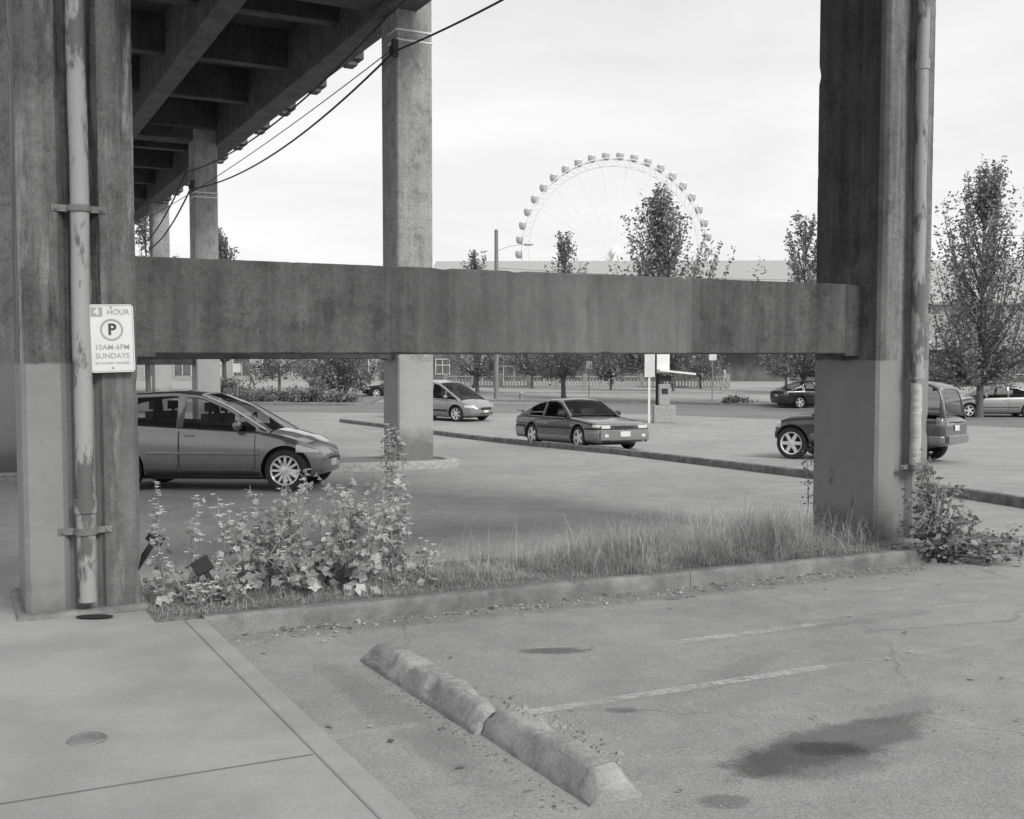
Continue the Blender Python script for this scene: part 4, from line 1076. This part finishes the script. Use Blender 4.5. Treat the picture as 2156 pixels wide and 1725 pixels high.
for i in range(88):
    az=r.uniform(0,6.28); L=r.uniform(.16,.48); hz=r.uniform(.08,.85)*(1.1-L)
    if i<14: az=r.uniform(-.8,.2); L=r.uniform(.6,1.05); hz=r.uniform(.0,.2)
    elif i<34: az=r.uniform(2.2,4); L=r.uniform(.1,.3); hz=r.uniform(.5,.95)
    pts=[Vector((math.cos(az)*L*t*.9-.08,math.sin(az)*L*t*.5,hz*math.sin(t*2.2)+.02)) for t in (0,.25,.5,.75,1)]
    st.tube(pts,[.007,.006,.005,.004,.002],4)
    for k in range(int(21*L/.5)):
        q=r.random()*3.99; j=int(q); p=pts[j].lerp(pts[j+1],q-j)+Vector((r.gauss(0,.045),r.gauss(0,.045),r.gauss(0,.045)))
        d=Vector((r.gauss(0,1),r.gauss(0,1)-.4,r.uniform(-.9,.3))).normalized(); s=r.uniform(.028,.062); t=d.orthogonal().normalized()
        lf.add([p,p+d*s*.5+t*s*.45,p+d*s*1.5,p+d*s*.5-t*s*.45],[(0,1,2,3)])
st.obj('stem',m_stem,root); lf.obj('foliage',m_leafb,root)
r=random.Random(15); root=empty('weed_plant','small vine clinging to the column foot','plant',Matrix.Translation((3.14,11.35,P(11.35))))
lf=MB(); st=MB(); st.tube([(0,0,0),(.03,0,.35),(.0,0,.85)],.004,4)
for k in range(60):
    p=Vector((r.gauss(.03,.035),r.gauss(0,.04),r.uniform(.3,.95))); d=Vector((r.gauss(0,1),r.gauss(0,1),r.gauss(0,1))).normalized(); s=.03; t=d.orthogonal().normalized()
    lf.add([p,p+d*s*.5+t*s*.45,p+d*s*1.5,p+d*s*.5-t*s*.45],[(0,1,2,3)])
st.obj('stem',m_stem,root); lf.obj('foliage',m_leafb,root)
for (x,y,z,rz,rx,sx,sz) in ((-2.20,7.52,.27,.3,-.5,.13,.11),(-2.64,7.85,.42,.6,.6,.12,.08)):
    mb=MB().box(-sx/2,sx/2,-.02,.02,-sz/2,sz/2); mb.box(-sx/2+.01,sx/2-.01,-.028,-.02,-sz/2+.01,-sz/2+.03)
    mb.box(-.02,.02,-.015,.015,-.40,-sz/2)
    o=mb.obj('wooden_stake',m_dark,mw=Matrix.Translation((x,y,P(y)+z))@Matrix.Rotation(rz,4,'Z')@Matrix.Rotation(rx,4,'Y'),bevel=.004); tag(o,'dark broken wooden stake leaning in the weeds','stake')

# ------------------------------------------------------------------ street furniture
e=empty('utility_pole','wooden utility pole carrying a slim street lamp arm','street lamp',T(-.96,65.6))
MB().tube([(0,0,0),(.02,0,5),(0,0,10.4)],[.15,.14,.11],10).obj('pole',m_wood,e,smooth=50)
MB().tube([(0,0,9.1),(.8,0,9.4),(1.5,0,9.5),(1.8,0,9.5)],.016,6).obj('arm',m_walk,e)
mb=MB(); mb.lathe([(0,-.28),(.04,-.26),(.06,-.1),(.07,.1),(.05,.3),(0,.34)],axis='Y',n=12,m=Matrix.Translation((2.0,0,9.5))@Matrix.Rotation(rad(90),4,'Z')); mb.obj('lamp_head',m_gravel,e,smooth=50)
e=empty('fire_hydrant','pale fire hydrant standing by the road','hydrant',T(.55,64.2))
MB().lathe([(0,0),(.17,0),(.17,.05),(.11,.06),(.10,.42),(.14,.44),(.14,.48),(.11,.52),(.08,.6),(.03,.64),(.03,.7),(0,.7)],n=16).obj('barrel',m_stop,e,smooth=35)
mb=MB(); mb.lathe([(0,-.2),(.05,-.2),(.05,.2),(0,.2)],axis='Y',n=10,m=Matrix.Translation((0,0,.36))@Matrix.Rotation(rad(90),4,'Z')); mb.obj('outlet',m_stop,e,smooth=35)
e=empty('pay_station','parking pay station with canopy and white notice board','pay station',T(6.3,44.3))
MB().box(-.45,.45,-.35,.35,0,.72).obj('plinth',m_gravel,e,bevel=.03)
MB().box(-.22,.24,-.2,.2,.72,1.6).obj('cabinet',m_gravel,e,bevel=.03)
MB().box(-.12,.14,-.212,-.2,1.2,1.42).obj('screen',m_dark,e)
MB().box(-.30,-.18,.22,.34,0,2.75).obj('post',m_dark,e,bevel=.01)
mb=MB().box(-.25,1.25,-.5,.5,-.04,.04,Matrix.Translation((0,0,2.15))@Matrix.Rotation(rad(6),4,'Y')); mb.obj('canopy',m_white,e,bevel=.01)
MB().box(-.28,.25,.16,.2,2.05,2.95).obj('notice_board',m_white,e,bevel=.01)
MB().box(-.24,.28,-.21,-.19,1.72,1.96).obj('header_panel',m_dark,e)
e=empty('notice_sign','white notice panel on a white post by the pay station','sign',T(5.65,44))
MB().box(-.04,.04,-.04,.04,0,2.9).obj('post',m_white,e); MB().box(-.2,.22,-.06,-.04,1.9,2.85).obj('panel',m_signw,e)
for (x,y,h) in ((10.8,57.6,3.0),(4.9,68,2.4),(-15.5,60.3,2.3),(12.2,36.5,1.0)):
    e=empty('street_sign','small street sign on a thin metal post','sign',T(x,y),'street signs')
    MB().tube([(0,0,0),(0,0,h)],.03,8).obj('post',m_steel,e,smooth=50); MB().box(-.2,.2,-.045,-.03,h-.5,h).obj('panel',m_signw,e,bevel=.005)
def globe_lamp(x,y,h=4.2):
    e=empty('street_lamp','old-fashioned street lamp with white globes','street lamp',T(x,y),'globe lamps along the promenade')
    MB().lathe([(0,0),(.2,0),(.18,.3),(.09,.5),(.06,1),(.05,h-.3),(.09,h-.2),(.09,h-.1),(0,h-.1)],n=12).obj('post',m_dark,e,smooth=40)
    mb=MB(); mb.lathe([(.25*math.sin(t),.25-.25*math.cos(t)+h-.1) for t in np.linspace(0.01,math.pi-.01,10)],n=16); mb.obj('globe',m_white,e,smooth=60)
    MB().tube([(-.5,0,h-.7),(-.3,0,h-.8),(.3,0,h-.8),(.5,0,h-.7)],.025,6).obj('arm',m_dark,e)
    for s in (-1,1):
        mb=MB(); mb.lathe([(.17*math.sin(t),.17-.17*math.cos(t)+h-.7) for t in np.linspace(0.01,math.pi-.01,9)],n=14,m=Matrix.Translation((s*.5,0,0))); mb.obj('globe',m_white,e,smooth=60)
for (x,y) in ((31.3,79),(44,79),(-3.0,85),(-14,84)): globe_lamp(x,y)
e=empty('balustrade','concrete promenade balustrade with square posts','balustrade',T(-5.5,88.2,g(88)+.12)@Matrix.Rotation(rad(-5),4,'Z'))
rail=MB(); bal=MB(); Lb=23.0
rail.box(0,Lb,-.12,.12,.80,.92); rail.box(0,Lb,-.1,.1,.0,.14)
rail.obj('rail',m_walk,e,bevel=.01)
for k in range(11):
    MB().box(k*2.3-.17,k*2.3+.17,-.17,.17,0,1.08).obj('post',m_walk,e,bevel=.02)
for k in range(90): 
    x=.12+k*.256; bal.tube([(x,0,.14),(x,0,.3),(x,0,.55),(x,0,.80)],[.05,.08,.05,.06],6,cap=False)
bal.obj('balusters',m_gravel,e)['kind']='stuff'

# ------------------------------------------------------------------ buildings
m_wallL=M('siding_light',.28,.38,scale=.8,stretch=(1,1,6),bump=.1)
m_wallD=M('siding_dark',.08,.18,scale=1.2,stretch=(1.5,1,.6))
m_roofL=M('roof_shingle',.32,.40,scale=3,stretch=(1,1,6),fine=.14,bscale=12)
m_frame=M('window_frame_white',.46,.58)
b=empty('pier_building','long waterfront pier shed with pale pitched roof','building',T(-9,108)@Matrix.Rotation(rad(-1.5),4,'Z'))
LB=88
MB().box(0,LB,0,.4,0,3.4).obj('lower_wall',m_wallD,b)
MB().box(0,LB,.05,.4,3.4,8.0).obj('upper_wall',m_wallL,b)
mb=MB(); mb.add([(-.3,-.6,7.9),(LB,-.6,7.9),(LB,17,13.6),(-.3,17,13.6),(-.3,34,7.9),(LB,34,7.9)],[(0,1,2,3),(3,2,5,4)]); o=mb.obj('roof',m_roofL,b); o.modifiers.new('s','SOLIDIFY').thickness=.2
MB().add([(.0,.4,0),(.0,33,0),(.0,33,7.8),(.0,17,13.3),(.0,.4,7.8)],[(0,1,2,3,4)]).obj('end_wall',m_wallL,b)
mb=MB().box(9,LB,-1.7,-.01,3.25,3.45); mb.obj('awning',m_wallL,b)
rnd=random.Random(3); x=2.0; k=0
while x<LB-3:
    wn=rnd.choice((.5,.7,.9,1.6)); big=wn>1.5 or rnd.random()<.25; h0,h1=(.06,2.6) if big else (rnd.choice((.8,1.1)),2.3)
    if rnd.random()<.68:
        e2=part_empty('door' if big else 'window',b,(x,-.02,0))
        MB().box(-wn,wn,-.02,.0,h0,h1).obj('pane',m_pane,e2)
        f=MB(); nb=max(2,int(wn*2.2))
        for i in range(nb+1):
            xx=-wn+2*wn*i/nb; f.box(xx-.04,xx+.04,-.07,-.022,h0-.05,h1+.05)
        for z in (h0,h0+(h1-h0)*.6,h1): f.box(-wn-.05,wn+.05,-.075,-.071,z-.045,z+.045)
        f.obj('frame',m_frame,e2)
    x+=wn*2+rnd.uniform(.6,3.0); k+=1
for k in range(22):
    xx=4+k*3.8; e2=part_empty('window',b,(xx,.03,4.9)); MB().box(-.55,.55,-.02,.0,0,1.1).obj('pane',m_pane,e2)
    f=MB(); f.box(-.62,.62,-.05,-.022,-.07,0); f.box(-.62,.62,-.05,-.022,1.1,1.17); f.box(-.03,.03,-.05,-.022,0,1.1); f.obj('frame',m_frame,e2)
for k in range(0,27,4):
    MB().box(k*3.05-.12,k*3.05+.12,-.12,.0,0,3.2).obj('pilaster',m_wallL,b)
b2=empty('waterfront_hall','low pale waterfront hall behind the planting bed','building',T(-52,112))
MB().box(0,38,0,15,0,5.5).obj('wall',m_wallL,b2); MB().box(-.4,38.4,-.4,15.4,5.5,5.9).obj('roof',m_roofL,b2)
for k in range(12):
    e2=part_empty('window',b2,(2+k*3.1,-.02,0)); MB().box(-.9,.9,-.02,-.005,.6,2.7).obj('pane',m_pane,e2)
    f=MB(); f.box(-.96,-.86,-.06,-.021,.5,2.8); f.box(.86,.96,-.06,-.021,.5,2.8); f.box(-.04,.04,-.06,-.021,.6,2.7); f.box(-.86,-.04,-.06,-.021,2.65,2.8); f.box(.04,.86,-.06,-.021,2.65,2.8); f.obj('frame',m_frame,e2)
b3=empty('domed_pavilion','pale pavilion with a shallow curved roof','building',T(-17.5,128))
MB().lathe([(0,0),(4,0),(4,9.0),(3.8,9.4),(3,10.2),(1.8,10.8),(0,11.1)],n=28).obj('roof_and_wall',m_roofL,b3,smooth=40)

# ------------------------------------------------------------------ Ferris wheel
m_fw=M('ferris_white',.80,.86,rough=.5); m_gond=M('gondola_glass',.38,.46,rough=.35); m_gr=M('gondola_shell',.62,.7,rough=.4)
fw=empty('ferris_wheel','large white observation wheel with enclosed gondolas','ferris wheel',Matrix.Translation((25.1,263,-1.1))@Matrix.Rotation(rad(4),4,'Z'))
CZ=27.6; R1,R2=22.7,21.0
def ringtube(R,y,r,n=126): 
    return MB().lathe([(R+r*math.cos(t),y+r*math.sin(t)) for t in np.linspace(0,2*math.pi,7)[:-1]],axis='Y',n=n,m=Matrix.Translation((0,0,CZ)),closed=True)
for y in (-1.1,1.1):
    ringtube(R1,y,.12).obj('rim',m_fw,fw,smooth=60); ringtube(R2,y,.09).obj('rim',m_fw,fw,smooth=60)
lat=MB()
for k in range(84):
    t0=2*math.pi*k/84; t1=2*math.pi*(k+1)/84
    for y in (-1.1,1.1):
        lat.tube([(R1*math.sin(t0),y,CZ+R1*math.cos(t0)),(R2*math.sin(t1),y,CZ+R2*math.cos(t1))],.05,4,cap=False)
    if k%2==0: lat.tube([(R1*math.sin(t0),-1.1,CZ+R1*math.cos(t0)),(R1*math.sin(t0),1.1,CZ+R1*math.cos(t0))],.07,4,cap=False)
lat.obj('lattice',m_fw,fw)
for k in range(21):
    t=2*math.pi*(k+.5)/21
    for y in (-1,1):
        MB().tube([(.8*math.sin(t),y*1.8,CZ+.8*math.cos(t)),(R2*math.sin(t),y*1.1,CZ+R2*math.cos(t))],.075,5,cap=False).obj('spoke',m_fw,fw,smooth=60)
MB().lathe([(0,-2.6),(1.1,-2.6),(1.2,-2.2),(1.2,2.2),(1.1,2.6),(0,2.6)],axis='Y',n=24,m=Matrix.Translation((0,0,CZ))).obj('hub',m_fw,fw,smooth=40)
for s in (-1,1):
    for y in (-1,1): MB().tube([(0,y*3,CZ),(s*9,y*6,0)],[.35,.45],10).obj('support_leg',m_fw,fw,smooth=50)
gm=None;gc=None
for k in range(42):
    t=2*math.pi*(k+.35)/42; cx_,cz_=(R1+.7)*math.sin(t),CZ+(R1+.7)*math.cos(t)
    ge=part_empty('gondola',fw,(cx_,0,cz_))
    if gm is None:
        o=MB().lathe([(0,-1.1),(.5,-1.05),(.82,-.75),(.95,-.35),(1.0,.1),(.94,.5),(.0,.51)],n=16).obj('cabin',m_gond,ge,smooth=50); gm=o.data
        o=MB().lathe([(.0,1.15),(.4,1.1),(.7,.9),(.95,.52),(.0,.52)],n=16).obj('cabin_roof',m_gr,ge,smooth=50); gc=o.data
    else:
        for nm,d in (('cabin',gm),('cabin_roof',gc)):
            o=bpy.data.objects.new(nm,d); COL.objects.link(o); o.parent=ge

# ------------------------------------------------------------------ people
def person(x,y,heading,label,top_m,leg_m,seed=0,h=1.72):
    root=empty('person',label,'person',Matrix.Translation((x,y,g(y)+(.12 if y>74 else 0)))@Matrix.Rotation(rad(heading),4,'Z')@Matrix.Scale(h/1.75,4))
    J={'pel':(0,0,.95),'sp':(0,0,1.18),'ch':(.02,0,1.38),'nk':(.02,0,1.50),'hd':(.04,0,1.62),'ht':(.03,0,1.72),
       'lh':(0,.09,.90),'lk':(.18,.1,.50),'la':(.22,.1,.08),'lt':(.40,.11,.04),'rh':(0,-.09,.90),'rk':(.02,-.1,.50),'ra':(-.26,-.1,.12),'rt':(-.12,-.11,.03),
       'ls':(.02,.19,1.40),'le':(-.06,.23,1.13),'lw':(.08,.24,.92),'lf':(.12,.24,.84),'rs':(.02,-.19,1.40),'re':(.0,-.23,1.12),'rw':(.16,-.24,.95),'rf':(.22,-.24,.88)}
    Rr={'pel':.14,'sp':.125,'ch':.145,'nk':.06,'hd':.095,'ht':.07,'lh':.09,'lk':.065,'la':.045,'lt':.04,'rh':.09,'rk':.065,'ra':.045,'rt':.04,'ls':.06,'le':.045,'lw':.032,'lf':.035,'rs':.06,'re':.045,'rw':.032,'rf':.035}
    E=[('pel','sp'),('sp','ch'),('ch','nk'),('nk','hd'),('hd','ht'),('pel','lh'),('lh','lk'),('lk','la'),('la','lt'),('pel','rh'),('rh','rk'),('rk','ra'),('ra','rt'),('ch','ls'),('ls','le'),('le','lw'),('lw','lf'),('ch','rs'),('rs','re'),('re','rw'),('rw','rf')]
    ks=list(J); me=bpy.data.meshes.new('body'); me.from_pydata([J[k] for k in ks],[(ks.index(a),ks.index(b)) for a,b in E],[])
    o=bpy.data.objects.new('body',me); COL.objects.link(o); o.parent=root
    o.modifiers.new('skin','SKIN'); 
    if not me.skin_vertices: 
        bpy.context.view_layer.objects.active=o; bpy.ops.object.select_all(action='DESELECT'); o.select_set(True)
        bpy.ops.mesh.customdata_skin_add()
    for i,k in enumerate(ks):
        sv=me.skin_vertices[0].data[i]; sv.radius=(Rr[k],Rr[k]); sv.use_root=(k=='pel')
    ss=o.modifiers.new('ss','SUBSURF'); ss.levels=1; ss.render_levels=1
    m,nt,bs=newmat('clothing_%d'%seed); tcx=N(nt,'ShaderNodeTexCoord').outputs['Object']; sx=N(nt,'ShaderNodeSeparateXYZ'); nt.links.new(tcx,sx.inputs[0])
    a=mixv(nt,maprange(nt,sx.outputs[2],.94,.96,0,1),leg_m,top_m); a=mixv(nt,maprange(nt,sx.outputs[2],1.49,1.51,0,1),a,.35)
    a=mixv(nt,maprange(nt,sx.outputs[2],.08,.10,1,0),a,.03)
    nt.links.new(a,bs.inputs['Base Color']); bs.inputs['Roughness'].default_value=.85
    me.materials.append(m)
    mb=MB(); mb.lathe([(0,1.76),(.07,1.745),(.105,1.69),(.108,1.62),(.09,1.60)],n=14,m=Matrix.Translation((.015,0,0))); mb.obj('hair',m_dark,root,smooth=50)
person(16.3,82,175,'person in pale shirt walking along the promenade',.65,.45,1)
person(-4.3,92,0,'person in dark clothes walking near the balustrade',.08,.06,2)
person(-3.8,92.3,5,'person in pale jacket walking near the balustrade',.4,.1,3)
person(-20.5,84,10,'person in pale shirt walking along the promenade',.5,.08,4)
